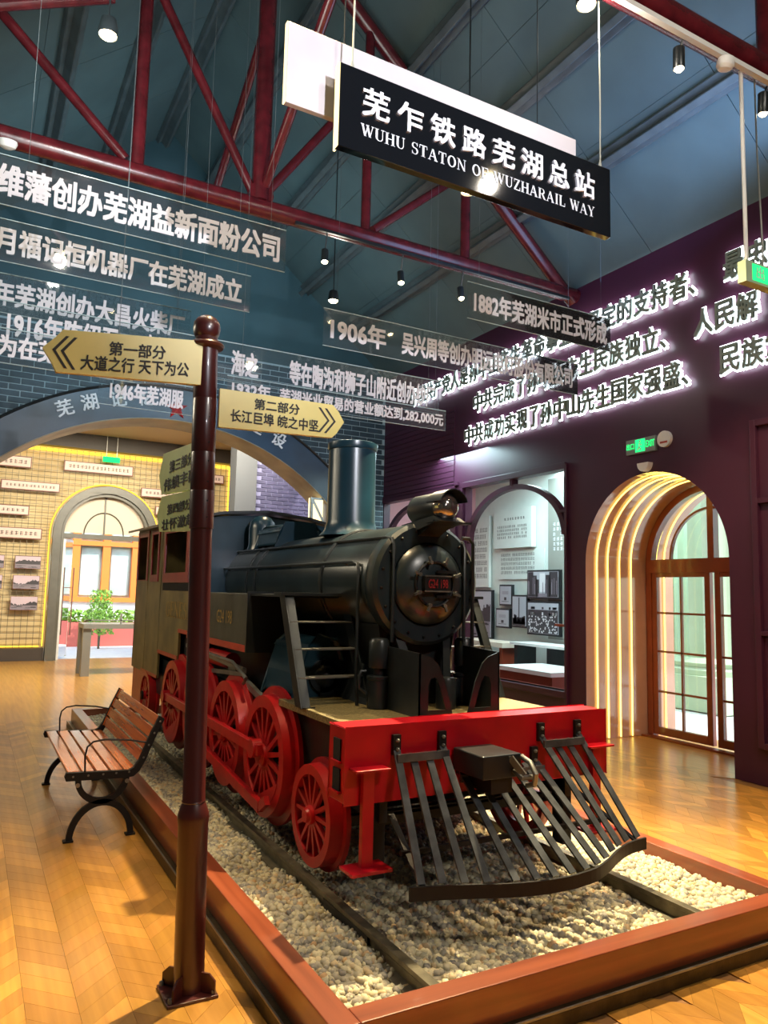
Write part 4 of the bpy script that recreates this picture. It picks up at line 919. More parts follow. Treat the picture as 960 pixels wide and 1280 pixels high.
# -- cab
cabside = [(6.46, 1.572), (6.46, 1.21), (6.76, 1.21), (6.76, .97), (7.545, .97), (7.545, .72), (8.83, .72), (8.83, 2.235), (8.76, 2.25), (6.41, 2.19), (6.41, 1.572)]
wins = [[(6.52, 1.70), (7.44, 1.70), (7.44, 2.155), (6.52, 2.14)], [(7.72, 1.71), (8.03, 1.71), (8.03, 2.17), (7.72, 2.165)], [(8.22, 1.67), (8.76, 1.67), (8.76, 2.18), (8.22, 2.175)]]
for s in (-1, 1):
    x = XL if s < 0 else XR-.02
    cs = B().prism([cabside]+wins, (x, 0, 0), (0, 1, 0), (0, 0, 1), (.02, 0, 0)).build('cab_side', 'tank' if s < 0 else 'black', lo)
    xo = x-.012 if s < 0 else x+.02
    for k, w in enumerate(wins):
        o1 = [(w[0][0]-.03, w[0][1]-.05), (w[1][0]+.02, w[1][1]-.05), (w[2][0]+.02, w[2][1]+.03), (w[3][0]-.03, w[3][1]+.03)]
        if k == 2: o1 = [(w[0][0]-.02, w[0][1]-.0), (w[1][0]+.02, w[1][1]-.0), (w[2][0]+.02, w[2][1]+.03), (w[3][0]-.02, w[3][1]+.03)]; 
        fr2 = [(w[0][0]+.07, w[0][1]+.04), (w[1][0]-.04, w[1][1]+.04), (w[2][0]-.04, w[2][1]-.03), (w[3][0]+.07, w[3][1]-.03)] if k == 0 else [(w[0][0]+.02, w[0][1]+.02), (w[1][0]-.02, w[1][1]+.02), (w[2][0]-.02, w[2][1]-.02), (w[3][0]+.02, w[3][1]-.02)]
        if k == 2: fr2 = [(8.26, 1.68), (8.72, 1.68), (8.72, 2.15), (8.26, 2.14)]
        B().prism([o1, fr2], (xo, 0, 0), (0, 1, 0), (0, 0, 1), (.012, 0, 0)).build('window_frame', 'redframe', cs)
    if s < 0:
        B().box(XL-.004, XL, 6.42, 7.47, 1.575, 1.645).build('sill_band', 'void', cs)
        B().box(XL-.006, XL, 6.77, 7.55, .965, 1.0).box(XL-.006, XL, 7.54, 8.3, .72, .75).box(XL-.006, XL, 6.46, 6.77, 1.205, 1.24).build('side_stripe', 'redstripe', cs)
        for y in (7.58, 8.2): B().box(XL-.005, XL, y-.012, y+.012, .98 if y < 7.6 else .74, 2.19).build('seam_strip', 'tank', cs)
        b = B(); serif(b, 'GENESIS', (XL-.005, 7.28, 1.33), (0, -1.02, 0), (0, 0, .145)); b.build('side_lettering', 'gold', cs)
B().prism([[(-.64, 1.2), (.64, 1.2), (.64, 2.19), (.45, 2.235), (0, 2.27), (-.45, 2.235), (-.64, 2.19)]], (CX, 6.41, 0), (1, 0, 0), (0, 0, 1), (0, .03, 0)).build('cab_front', 'teal', lo)
B().prism([[(-.64, .72), (.64, .72), (.64, 2.2), (0, 2.28), (-.64, 2.2)]], (CX, 8.80, 0), (1, 0, 0), (0, 0, 1), (0, .03, 0)).build('cab_rear', 'tank', lo)
b = B(); b.box(XL+.06, XR-.06, 6.6, 8.7, .9, 1.5); b.build('cab_interior', 'void', lo)
b = B(); q = [(-.72, 2.175), (-.60, 2.21), (-.40, 2.25), (0, 2.285), (.40, 2.25), (.60, 2.21), (.72, 2.175)]; q = q + [(a, c+.025) for a, c in q[::-1]]
b.prism([q], (CX, 6.33, 0), (1, 0, 0), (0, 0, 1), (0, 2.72, .045)); b.build('cab_roof', 'black', lo)
# -- frame, running board, buffer beam
b = B(); b.box(1.72, 1.76, 3.1, 9.0, .55, .92); b.box(mir(1.76), mir(1.72), 3.1, 9.0, .55, .92); b.box(1.9, 2.7, 4.2, 8.7, .5, 1.18); b.build('main_frame', 'black', lo)
b = B(); b.box(1.74, 1.80, 8.2, 8.84, .3, .72); b.box(XL+.02, XL+.05, 7.9, 8.83, .35, .72); b.box(mir(1.80), mir(1.74), 8.2, 8.84, .3, .72); b.build('trailing_frame', 'redwheel', lo)
B().box(1.635, mir(1.635), 3.20, 4.20, .93, .968).build('running_board', 'deck', lo, bevel=.003)
bb_ = B(); q = [(1.515, .665), (3.085, .665), (3.085, .995), (1.515, .995)]; bb_.prism([q], (0, 3.05, 0), (1, 0, 0), (0, 0, 1), (0, .17, 0)); beam = bb_.build('buffer_beam', 'red', lo, bevel=.006)
for x0, x1 in ((1.512, 1.516),):
    for z0 in (.715, .845): B().box(1.508, 1.516, 3.10, 3.17, z0, z0+.095).build('end_slot', 'void', beam)
    for z0 in (.705, .835): B().box(1.495, 1.516, 3.09, 3.18, z0, z0+.010).build('slot_lip', 'red', beam)
for xs_ in (1.615, mir(1.615)):
    st = B().box(xs_-.085, xs_+.085, 2.97, 3.05, .815, .825).box(xs_-.028, xs_+.028, 3.015, 3.045, .40, .815).box(xs_-.10, xs_+.10, 2.96, 3.09, .385, .40).build('front_step', 'red', lo, bevel=.002)
b = B(); b.box(1.70, 1.76, 3.12, 3.2, .30, .67); b.box(mir(1.76), mir(1.70), 3.12, 3.2, .30, .67); b.box(1.72, mir(1.72), 3.22, 3.26, .50, .54); b.box(1.72, mir(1.72), 3.5, 3.54, .42, .47); b.build('under_beam_bracket', 'iron', lo)
# -- wheels: part wheel with rim, sub-part spokes
def wheel(x, y, z, rf, rfl, n, s, cw=False, m='redwheel'):
    w = B(); d = s
    w.lathe([(rf*.80, .0), (rf*.80, .055), (rfl*.9, .10), (rfl, .10), (rfl, .075), (rf*1.015, .07), (rf, .0), (rf*.80, .0)], (x, y, z), (d, 0, 0), 56, cap=False)
    w.lathe([(.0, -.03), (rf*.13, -.03), (rf*.15, -.015), (rf*.19, -.01), (rf*.19, .05), (0, .05)], (x, y, z), (d, 0, 0), 28)
    if cw:
        a0, a1 = cw; q = [(rf*.82*math.cos(a0+(a1-a0)*i/14), rf*.82*math.sin(a0+(a1-a0)*i/14)) for i in range(15)]
        w.prism([q], (x+(-.002 if d > 0 else .002), y, z), (0, 1, 0), (0, 0, 1), (d*.05, 0, 0))
    o = w.build('wheel', m, lo)
    key = (rf, n)
    spm = None
    for k in range(n):
        a = 2*PI*(k+.5)/n
        if cw and a0 < (a if a > a0 else a+2*PI) < a1 and False: continue
        if spm is None:
            me = bpy.data.meshes.new('spoke'); h = .012; L0, L1 = rf*.15, rf*.82; w0, w1 = rf*.048, rf*.034
            v = [(-h, -w0, L0), (h, -w0, L0), (h, w0, L0), (-h, w0, L0), (-h, -w1, L1), (h, -w1, L1), (h, w1, L1), (-h, w1, L1)]
            me.from_pydata(v, [], [(0, 3, 2, 1), (4, 5, 6, 7), (0, 1, 5, 4), (1, 2, 6, 5), (2, 3, 7, 6), (3, 0, 4, 7)]); me.materials.append(M[m]); spm = me
        sp_ = bpy.data.objects.new('spoke', spm); COL.objects.link(sp_); sp_.parent = o; sp_.location = Vector((x+d*.02, y, z))-lo.location; sp_.rotation_euler = (a, 0, 0)
    return o
DRV = [4.35, 5.13, 5.905, 6.68]
for s in (1, -1):
    xf = 1.60 if s > 0 else mir(1.60)
    wheel(xf, 3.62, .467, .247, .277, 14, s)
    for i, y in enumerate(DRV): wheel(xf, y, .620, .348, .40, 16, s, (PI*1.12, PI*1.62) if i in (0, 1, 3) else None)
    wheel(xf+.05*s, 8.02, .50, .245, .275, 12, s)
for y in [3.62]+DRV+[8.02]: b = B(); b.cyl((1.62, y, .50 if y in (3.62, 8.02) else .62), (mir(1.62), y, .50 if y in (3.62, 8.02) else .62), .045, n=12); b.build('axle', 'iron', lo)
for s in (1, -1):
    xr = 1.555 if s > 0 else mir(1.555)
    B().box(xr-.018, xr+.018, 4.27, 6.76, .635, .70).cyl((xr-.03, 4.35, .665), (xr+.03, 4.35, .665), .055, n=16).cyl((xr-.03, 6.68, .665), (xr+.03, 6.68, .665), .055, n=16).build('coupling_rod', 'redwheel', lo, bevel=.004)
    B().bar((xr-.0, 5.95, .50), (xr-.0, 4.22, .36), .035, .06).bar((xr, 4.22, .36), (xr, 4.12, .42), .03, .05).build('connecting_rod', 'redwheel', lo)
    b = B(); b.bar((xr+.10*s, 4.9, 1.06), (xr+.10*s, 6.4, 1.12), .03, .03); b.bar((xr+.12*s, 4.95, 1.03), (xr+.12*s, 5.7, .98), .02, .03); b.bar((xr+.14*s, 4.6, .9), (xr+.14*s, 5.5, 1.08), .03, .04); b.tube([(xr+.08*s, 4.85, .98), (xr+.08*s, 4.8, 1.02), (xr+.08*s, 5.1, 1.10), (xr+.08*s, 6.1, 1.12)], .012, 8); b.build('valve_gear', 'steel', lo)
    B().cyl((xr+.16*s, 5.35, 1.08), (xr+.16*s, 5.85, 1.08), .06, n=20).build('reservoir', 'redwheel', lo)
    # cylinder casing behind the ladder
    xc = 1.93 if s > 0 else mir(1.93); b = B(); b.prism([[(-.20, .96), (.16, .96), (.14, 1.16), (.08, 1.30), (-.04, 1.325), (-.12, 1.26), (-.17, 1.10)]], (xc, 4.22, 0), (s, 0, 0), (0, 0, 1), (0, .5, 0)); b.build('cylinder_casing', 'teal', lo, bevel=.02)
    B().lathe([(.0, -.03), (.05, -.02), (.07, 0), (.10, 0), (.10, .02)], (xc, 4.2, 1.09), (0, 1, 0), 20).build('cylinder_cover', 'black', lo)
# -- ladders
for s in (1, -1):
    X = lambda x: x if s > 0 else mir(x)
    B().prism([[(3.80, .968), (3.90, .968), (4.20, 1.572), (4.10, 1.572)]], (X(2.015), 0, 0), (0, 1, 0), (0, 0, 1), (.008*s, 0, 0)).build('ladder_stringer', 'black', lo)
    ld = B(); ld.prism([[(3.80, .968), (3.90, .968), (4.20, 1.572), (4.10, 1.572)]], (X(1.615), 0, 0), (0, 1, 0), (0, 0, 1), (.008*s, 0, 0))
    ld.box(min(X(1.615), X(1.69)), max(X(1.615), X(1.69)), 3.795, 3.80, .968, .975)
    # wide outer stringer face seen from the front
    ld.add([(X(1.61), 3.80, .968), (X(1.665), 3.80, .968), (X(1.665), 4.10, 1.572), (X(1.61), 4.10, 1.572), (X(1.61), 3.808, .968), (X(1.665), 3.808, .968), (X(1.665), 4.108, 1.572), (X(1.61), 4.108, 1.572)], [(0, 1, 2, 3), (4, 7, 6, 5), (0, 3, 7, 4), (1, 5, 6, 2), (0, 4, 5, 1), (3, 2, 6, 7)])
    l_ = ld.build('ladder', 'black', lo)
    for k in (1, 2, 3):
        z = .968+.604*k/4; y = 3.80+.30*k/4; x0, x1 = sorted((X(1.62), X(2.02)))
        B().box(x0, x1, y, y+.09, z-.004, z+.004).build('ladder_step', 'steel', l_)
    x0, x1 = sorted((X(1.58), X(2.06))); B().box(x0, x1, 4.08, 4.20, 1.572, 1.59).build('ladder_shelf', 'black', lo)
    # pump pairs
    px_ = X(2.015); p = B(); yb = 3.68
    p.lathe([(.058, 0), (.062, .005), (.062, .155), (.066, .160), (.066, .175), (.05, .178), (.03, .18), (.03, .215), (.055, .22), (.058, .23), (.058, .36), (.045, .38), (.0, .385)], (px_, yb, .968), n=28); pm = p.build('air_pump', 'black', lo)
    b = B(); b.tube([(px_-.07*s, yb+.02, 1.17), (px_-.10*s, yb+.02, 1.17), (px_-.11*s, yb+.02, 1.14), (px_-.11*s, yb+.02, 1.08), (px_-.07*s, yb+.01, 1.05)], .009, 8); b.build('pump_pipe', 'black', pm)
    # curved gusset brackets in front of the smokebox
    q = [(0, .968), (.21, .968), (.16, 1.14), (.115, 1.235), (.075, 1.27), (0, 1.295)]; h_ = [(.055, 1.005), (.055, 1.13), (.07, 1.165), (.10, 1.17), (.12, 1.14), (.165, 1.005)]
    xq = X(2.045); b = B(); b.prism([q, h_], (xq, 3.30, 0), (s, 0, 0), (0, 0, 1), (0, .008, 0)); b.prism([[(3.30, .968), (3.72, .968), (3.72, 1.31), (3.30, 1.295)]], (xq, 0, 0), (0, 1, 0), (0, 0, 1), (.008*s, 0, 0)); b.build('gusset_bracket', 'black', lo)
    # handrails
    x1_ = X(1.945); b = B(); b.tube([(x1_, 6.45, 1.775), (x1_, 3.90, 1.775), (x1_, 3.84, 1.765), (x1_, 3.82, 1.73), (x1_, 3.82, 1.1), (x1_, 3.80, 1.0), (x1_, 3.8, .97)], .010, 8); b.build('handrail', 'black', lo)
    x2_ = X(2.06); b = B(); b.tube([(x2_, 6.45, 1.93), (x2_, 3.72, 1.915), (x2_, 3.64, 1.905), (x2_, 3.62, 1.87), (x2_, 3.62, 1.33)], .010, 8); b.build('handrail', 'black', lo)
    b = B()
    for y in (4.0, 4.9, 5.7, 6.3): b.cyl((x1_, y, 1.775), (CX-(.34*s), y, 1.76), .007, n=6)
    b.build('handrail_stanchion', 'black', lo)
    # braces from platform to smokebox
    b = B(); b.bar((X(2.22), 3.55, .97), (X(2.12), 3.72, 1.46), .05, .012, (0, 1, 0)); b.build('smokebox_stay', 'black', lo)
b = B(); b.lathe([(.057, 0), (.057, .15), (.05, .168), (.0, .172)], (2.375, 3.55, .968), n=24); b.build('relief_valve', 'black', lo)
b = B(); b.lathe([(.045, 0), (.045, .13), (.04, .15), (.0, .152)], (2.49, 3.66, .968), n=20); b.build('relief_valve', 'black', lo)
b = B(); b.tube([(mir(2.06)-.02, 3.62, 1.93), (2.57, 3.62, 1.93), (2.60, 3.62, 1.90), (2.60, 3.62, .97)], .011, 8); b.build('front_grab_rail', 'black', lo)
# -- pilot (cow catcher)
pil = lo
WV = [(1.66, 2.72), (1.80, 2.68), (1.93, 2.63), (2.05, 2.58), (2.2, 2.542), (2.36, 2.53), (2.52, 2.55), (2.66, 2.61), (2.80, 2.69), (2.93, 2.745), (3.07, 2.765)]
def wave(x):
    for (xa, ya), (xb, yb) in zip(WV, WV[1:]):
        if x <= xb:
            t = (x-xa)/(xb-xa); return ya+(yb-ya)*t
    return WV[-1][1]
pts = [(1.66+1.41*i/36) for i in range(37)]
ys = [(wave(x-.04)+wave(x)+wave(x+.04))/3 for x in pts]
b = B(); v = []
for x, y in zip(pts, ys): v += [(x, y, .352), (x, y, .408), (x, y+.012, .408), (x, y+.012, .352)]
m = len(pts); f = [(0, 1, 2, 3), (4*m-1, 4*m-2, 4*m-3, 4*m-4)]
for i in range(m-1):
    a = 4*i; f += [(a, a+4, a+5, a+1), (a+1, a+5, a+6, a+2), (a+2, a+6, a+7, a+3), (a+3, a+7, a+4, a)]
b.add(v, f); b.build('pilot_bar', 'iron', lo)
def slat(xt, zt, xb, w=.036):
    yb = wave(xb)+.02; b = B(); b.bar((xt, 3.035, zt), (xb, yb, .41), w, .010, (0, -1, .6)); b.build('pilot_slat', 'slat', lo)
for k in range(4): slat(1.765+.0833*k, .885-(.0 if k in (0, 3) else .02), 1.715+.088*k)
for k in range(4): slat(2.62+.0833*k, .885-(.0 if k in (0, 3) else .02), 2.76+.088*k)
for k in range(7): slat(2.125+.0765*k, .765, 2.10+.094*k)
for xa, xb, z in ((1.76, 2.02, .855), (2.62, 2.87, .855), (2.11, 2.60, .735)):
    b = B(); b.box(xa-.01, xb+.01, 2.995, 3.010, z-.018, z+.018); b.build('pilot_crossbar', 'slat', lo)
for x in (1.765, 2.015, 2.62, 2.87): b = B(); b.box(x-.02, x+.02, 3.03, 3.05, .865, .955); hb = b.build('pilot_hanger', 'iron', lo); [B().lathe([(.009, 0), (.009, .01), (.004, .014)], (x, 3.03, z), (0, -1, 0), 6).build('bolt', 'steel', hb) for z in (.89, .93)]
for x in (2.125, 2.575): b = B(); b.box(x-.02, x+.02, 3.03, 3.05, .75, .84); hb = b.build('pilot_hanger', 'iron', lo); [B().lathe([(.009, 0), (.009, .01), (.004, .014)], (x, 3.03, z), (0, -1, 0), 6).build('bolt', 'steel', hb) for z in (.775, .82)]
b = B(); b.bar((1.75, 3.05, .60), (1.72, 2.72, .40), .03, .01); b.bar((2.86, 3.05, .60), (3.0, 2.77, .40), .03, .01); b.box(1.7, 2.9, 2.86, 2.88, .48, .50); b.build('pilot_stay', 'iron', lo)
cb = B().box(2.08, 2.30, 2.80, 3.04, .77, .875).build('coupler_block', 'black', lo, bevel=.006)
b = B(); b.tube([(2.30, 2.80, .86), (2.30, 2.74, .845), (2.30, 2.70, .80), (2.30, 2.71, .755), (2.30, 2.76, .74)], .013, 10); b.bar((2.235, 2.80, .86), (2.265, 2.74, .79), .012, .03); b.tube([(2.255, 2.80, .80), (2.255, 2.74, .78), (2.33, 2.74, .78)], .012, 8); b.build('coupling_link', 'steel', cb)
b = B(); b.box(2.14, 2.26, 2.82, 3.0, .70, .77); b.build('coupler_foot', 'iron', cb)

# ================================================================== BENCH
be = thing('park_bench', 'wooden slatted park bench with black cast iron ends beside the track', 'bench', (.86, 5.95, 0))
for k in range(5):
    x = .665+.088*k; B().box(x-.036, x+.036, 5.22, 6.72, .405-.004*k, .425-.004*k).build('seat_slat', 'bench', be, bevel=.004)
def backp(t): return Vector((1.065+.105*t+.02*t*t, 0, .42+.325*t-.02*t*t))
for k in range(4):
    t = .18+.245*k; p = backp(t); d = (backp(t+.05)-backp(t-.05)).normalized(); nrm = Vector((d.z, 0, -d.x))
    a = p - d*.033 - nrm*.01; b = B(); q = [(0, 0), (.066, 0), (.066, .02), (0, .02)]
    b.prism([q], (a.x, 5.22, a.z), d, nrm, (0, 1.5, 0)); b.build('back_slat', 'bench', be, bevel=.004)
for i, y in enumerate((5.185, 6.72)):
    o = [(.62, .375), (.98, .365), (1.03, .37), (1.065, .40)] + [(backp(t/6).x+.022, backp(t/6).z-.0) for t in range(1, 7)] + [(backp(1).x-.012, backp(1).z+.02)] + [(backp(t/6).x-.018, backp(t/6).z+.005) for t in range(5, 0, -1)] + [(1.03, .425), (1.0, .41), (.62, .425), (.61, .40)]
    fr = B().prism([o], (0, y, 0), (1, 0, 0), (0, 0, 1), (0, .035, 0)).build('end_frame', 'iron', be, bevel=.005)
    U_ = arc(.84, .375, .165, .16, 180, 360, 16) + arc(.84, .375, .130, .122, 360, 180, 16)
    L_ = arc(.845, .0, .205, .245, 180, 0, 20) + arc(.845, .0, .168, .205, 0, 180, 20)
    lg = B().prism([U_], (0, y+.003, 0), (1, 0, 0), (0, 0, 1), (0, .028, 0)).prism([L_], (0, y+.003, 0), (1, 0, 0), (0, 0, 1), (0, .028, 0)).build('leg_casting', 'iron', be)
    for x in (.655, 1.03): B().box(x-.03, x+.03, y-.005, y+.045, 0, .012).build('foot', 'iron', lg)
    b = B()
    for x in (.66, .75, .84, .92, 1.0): b.lathe([(.007, 0), (.006, .004), (.0, .005)], (x, y, .40), (0, -1, 0), 8)
    for t in (.2, .45, .7, .95): p = backp(t); b.lathe([(.007, 0), (.006, .004), (.0, .005)], (p.x, y, p.z), (0, -1, 0), 8)
    b.lathe([(.014, 0), (.014, .004), (0, .005)], (.69, y, .345), (0, -1, 0), 10); b.lathe([(.014, 0), (.014, .004), (0, .005)], (.99, y, .345), (0, -1, 0), 10)
    b.build('bolt', 'steel', fr, kind='stuff')
    pts = [(.73, y+.015, .42), (.725, y+.015, .52), (.735, y+.015, .575), (.77, y+.015, .605), (.84, y+.015, .615), (1.0, y+.015, .60), (1.11, y+.015, .575)]
    b = B(); b.tube(pts, .006, 8); b.build('armrest', 'iron', be)

# ================================================================== SIGNPOST
def tilt(z): return (.882-.021*z/1.0, 3.13+.005*z)
sp0 = thing('signpost', 'tall maroon metal signpost with ball finial standing on the chevron floor', 'signpost', (.88, 3.13, 0))
ax = Vector((-.021, .005, 1)).normalized()
b = B(); b.lathe([(.060, .0), (.060, .63), (.064, .66), (.062, .675), (.050, .71), (.0455, .72), (.048, .725), (.0455, .73), (.0455, 1.84), (.0505, 1.842), (.0505, 2.00), (.0495, 2.003), (.0505, 2.006), (.0505, 2.165), (.0495, 2.168), (.0505, 2.171), (.0505, 2.40), (.0495, 2.403), (.0505, 2.406), (.0505, 2.62), (.047, 2.62), (.047, 2.625)], (.882, 3.13, .012), ax, 40)
pole = b.build('pole', 'pole', sp0)
tp = Vector((.882, 3.13, .012))+ax*2.62
b = B(); b.lathe([(.050, .0), (.072, .008), (.078, .018), (.074, .026), (.050, .04), (.046, .055), (.050, .06), (.056, .075), (.059, .095), (.055, .12), (.042, .14), (.022, .152), (.0, .155)], tp, ax, 36); b.build('finial', 'pole', sp0)
b = B(); b.box(.775, .975, 3.03, 3.215, 0, .012); b.build('base_plate', 'pole', sp0, bevel=.002)
for a in range(4):
    u = Vector((math.cos(PI/4+a*PI/2), math.sin(PI/4+a*PI/2), 0)); v_ = Vector((-u.y, u.x, 0)); c = Vector((.880, 3.125, 0))
    b = B(); b.prism([[(.05, .012), (.118, .012), (.118, .06), (.09, .085), (.05, .085)]], c-v_*.004, u, (0, 0, 1), v_*.008); b.build('gusset', 'pole', sp0)
b = B()
for x, y in ((.79, 3.05), (.96, 3.05), (.79, 3.2), (.96, 3.2)): b.lathe([(.010, 0), (.010, .012), (.006, .018), (0, .018)], (x, y, .012), n=6)
b.build('anchor_bolt', 'steel', sp0, kind='stuff')
b = B()
for z in (1.90, 1.97, 2.05, 2.14, 2.22, 2.33): p = Vector((.882, 3.13, 0))+ax*z+Vector((.010, -.049, 0)); b.lathe([(.004, 0), (.003, .003), (0, .003)], p, (0, -1, 0), 6)
b.build('grub_screw', 'iron', pole, kind='stuff')
# arms (direction boards)
def arm(poly, P, U, N, face, lab):
    bd = B().prism([poly], P, U, (0, 0, 1), N).build('direction_board', face, sp0, bevel=.002, label=lab); return bd
yb = 3.10
poly = [(0, 0), (0, .195), (-.545, .180), (-.565, .145), (-.605, .10), (-.565, .04), (-.548, .005)]
poly = [(.775-.80+x*1.0, z) for x, z in poly]
def lboard():
    P = Vector((.80, yb, 2.462)); q = [(0, 0), (0, .194), (-.55, .135), (-.575, .105), (-.615, .052), (-.577, -.008), (-.565, -.035)]
    q = [(0, .0), (.0, .192), (-.55, .135), (-.575, .10), (-.618, .052), (-.583, .0), (-.565, -.035)]
    bd = arm(q, P, (1, 0, 0), (0, .022, 0), 'signy', 'yellow direction board pointing left')
    b = B(); V = Vector((0, 0, 1)); U = Vector((1, 0, .093)).normalized()
    y = yb-.002
    write(b, '第一部分', (.423, y, 2.462+.063), U*.225, V*.058, None, .03)
    write(b, '大道之行 天下为公', (.320, y, 2.462-.014), U*.428, V*.062, None, .03)
    b.build('lettering', 'ink', bd)
    b = B()
    for dx in (0, .030):
        o = (.80-.585+dx, y, 2.462+.05)
        b.add([o, (o[0]+.012, y, o[2]-.002), (o[0]+.058, y, o[2]+.062), (o[0]+.046, y, o[2]+.062)], [(0, 1, 2, 3)]); b.add([o, (o[0]+.012, y, o[2]), (o[0]+.058, y, o[2]-.068), (o[0]+.046, y, o[2]-.068)], [(3, 2, 1, 0)])
    b.build('chevron_mark', 'ink', bd)
lboard()
def rboard():
    P = Vector((.905, yb, 2.292)); q = [(-.02, .0), (.515, .018), (.538, .04), (.575, .098), (.545, .145), (.515, .172), (-.02, .168)]
    bd = arm(q, P, (1, 0, 0), (0, .022, 0), 'signy', 'yellow direction board pointing right')
    b = B(); V = Vector((0, 0, 1)); U = Vector((1, 0, .01)).normalized(); y = yb-.002
    write(b, '第二部分', (.905+.135, y, 2.292+.098), U*.215, V*.050, None, .03)
    write(b, '长江巨埠 皖之中坚', (.905+.03, y, 2.292+.030), U*.415, V*.056, None, .03)
    b.build('lettering', 'ink', bd)
    b = B()
    for dx in (0, .032):
        o = (.905+.50+dx, y, 2.292+.095)
        b.add([o, (o[0]-.011, y, o[2]), (o[0]-.058, y, o[2]+.056), (o[0]-.046, y, o[2]+.056)], [(3, 2, 1, 0)]); b.add([o, (o[0]-.011, y, o[2]), (o[0]-.058, y, o[2]-.060), (o[0]-.046, y, o[2]-.060)], [(0, 1, 2, 3)])
    b.build('chevron_mark', 'ink', bd)
rboard()
for z0, z1, t1, t2, lab in ((2.03, 2.24, '第三部分', '伟绩丰碑', 'pale green board pointing away, upper of the two'), (1.845, 2.025, '第四部分', '壮怀激越', 'pale green board pointing away, lower of the two')):
    q = [(0, z0), (.60, z0+.03), (.655, (z0+z1)/2+.02), (.60, z1+.02), (0, z1)]
    bd = B().prism([q], (.835, 3.14, 0), (-.06, 1, 0), (0, 0, 1), (.02, 0, 0)).build('direction_board', 'signg', sp0, bevel=.002, label=lab)
    b = B(); h = z1-z0
    write(b, t1, (.833-.06*.48, 3.14+.48, z0+h*.56), (.06*.36, -.36, 0), (0, 0, h*.28), None, .03); write(b, t2, (.833-.06*.56, 3.14+.56, z0+h*.16), (.06*.5, -.5, 0), (0, 0, h*.30), None, .03); b.build('lettering', 'ink', bd)

# ================================================================== TRUSSES
def truss(Y, lab, near=False):
    t = thing('roof_truss', lab, 'truss', (2.25, Y, 5.24))
    B().cyl((-1.7, Y, 5.24), (6.2, Y, 5.24), .088, n=20).build('lower_chord', 'truss', t)
    for s in (-1, 1):
        B().cyl((RIDGE+s*3.9, Y, roofz(RIDGE+3.9)-.22), (RIDGE, Y, roofz(RIDGE)-.22), .075, n=16).build('upper_chord', 'truss', t)
    for x, r in ((-.30, .055), (1.03, .058), (2.17, .085), (3.31, .050), (4.56, .055)):
        B().cyl((x, Y, 5.30), (x, Y, roofz(x)-.2), r, n=16).build('upright', 'truss', t)
    for p, q in (((-.28, 6.45), (.93, 5.34)), ((1.05, 7.2), (2.10, 5.36)), ((2.24, 5.42), (3.28, 6.9)), ((3.40, 5.34), (4.52, 6.3)), ((-.3, 6.3), (-1.3, 5.34))):
        B().cyl((p[0], Y, p[1]), (q[0], Y, q[1]), .045, n=14).build('diagonal', 'truss', t)
    B().lathe([(.12, -.05), (.12, .05)], (2.17, Y, 5.36), (0, 1, 0), 16).build('gusset_plate', 'truss', t)
    return t
tA = truss(6.56, 'far maroon tubular roof truss whose lower chord crosses the hall above the engine')
tB = truss(2.96, 'near maroon tubular roof truss at the top right with the white lighting track')
for p, q, lab in (((2.2, 6.5, 5.45), (2.2, 4.9, 6.45), 'maroon brace rising toward the viewer from the far truss king post'), ((2.2, 8.3, 6.25), (2.2, 6.6, 7.3), 'dark maroon brace behind the king post, rising toward the viewer')):
    t = thing('roof_brace', lab, 'brace', p); B().cyl(p, q, .045, n=14).build('tube', 'truss', t)
t = thing('roof_brace', 'maroon horizontal pipe at the top left corner of the hall', 'brace', (-.1, 6.4, 6.3)); B().cyl((-.25, 6.4, 6.18), (.72, 6.4, 6.68), .05, n=14).build('tube', 'truss', t)
# lighting track and fittings
t = thing('lighting_track', 'white lighting track along the underside of the near truss', 'track', (3.7, 2.96, 5.13))
B().box(2.9, 4.75, 2.90, 2.935, 5.115, 5.15).build('track_bar', 'whitepaint', t)
t = thing('lighting_track', 'dark lighting track under the far truss chord', 'track', (3.6, 6.5, 5.13)); B().box(2.5, 6.0, 6.44, 6.47, 5.12, 5.15).build('track_bar', 'black', t)
SL_ = ['spotlight under the near truss directly above the signpost, out of the main view', 'lit track spotlight on the white track right of the station sign', 'small track spotlight on the far truss left of the 1906 banner end', 'track spotlight on the far truss left of the 1882 banner', 'track spotlight on the far truss just beside the 1882 banner', 'lit track spotlight at the right edge of the photograph']
for i, (p, tg, e_, s_, a_) in enumerate(SPOTS):
    t = thing('track_spotlight', SL_[i], 'spotlight', p, 'track spotlights on the trusses')
    d = (Vector(tg)-Vector(p)).normalized(); d = (d+Vector((0, 0, -1.2))).normalized(); c = Vector(p)
    b = B(); b.lathe([(.030, -.07), (.036, -.065), (.036, .07), (.033, .075), (.030, .055)], c, d, 24); b.build('housing', 'black', t)
    B().lathe([(.0, .092), (.018, .088), (.030, .072)], c, d, 20).build('lamp_face', 'bulb', t)
    B().cyl(c-d*.03, (p[0], p[1]-.03 if i not in (2, 3, 4) else p[1]-.04, 5.125), .008, n=8).build('stem', 'black', t)
PLAB = ['glowing round pendant lamp at the top left, hanging from a black cord', 'glowing lamp at the top edge above the station sign', 'pendant lamp above the top edge on the left, mirrored in the machine works strip', 'pendant lamp nearest the viewer, mirrored in the black station sign', 'pendant lamp on a black cord at the left end of the 1906 strip']
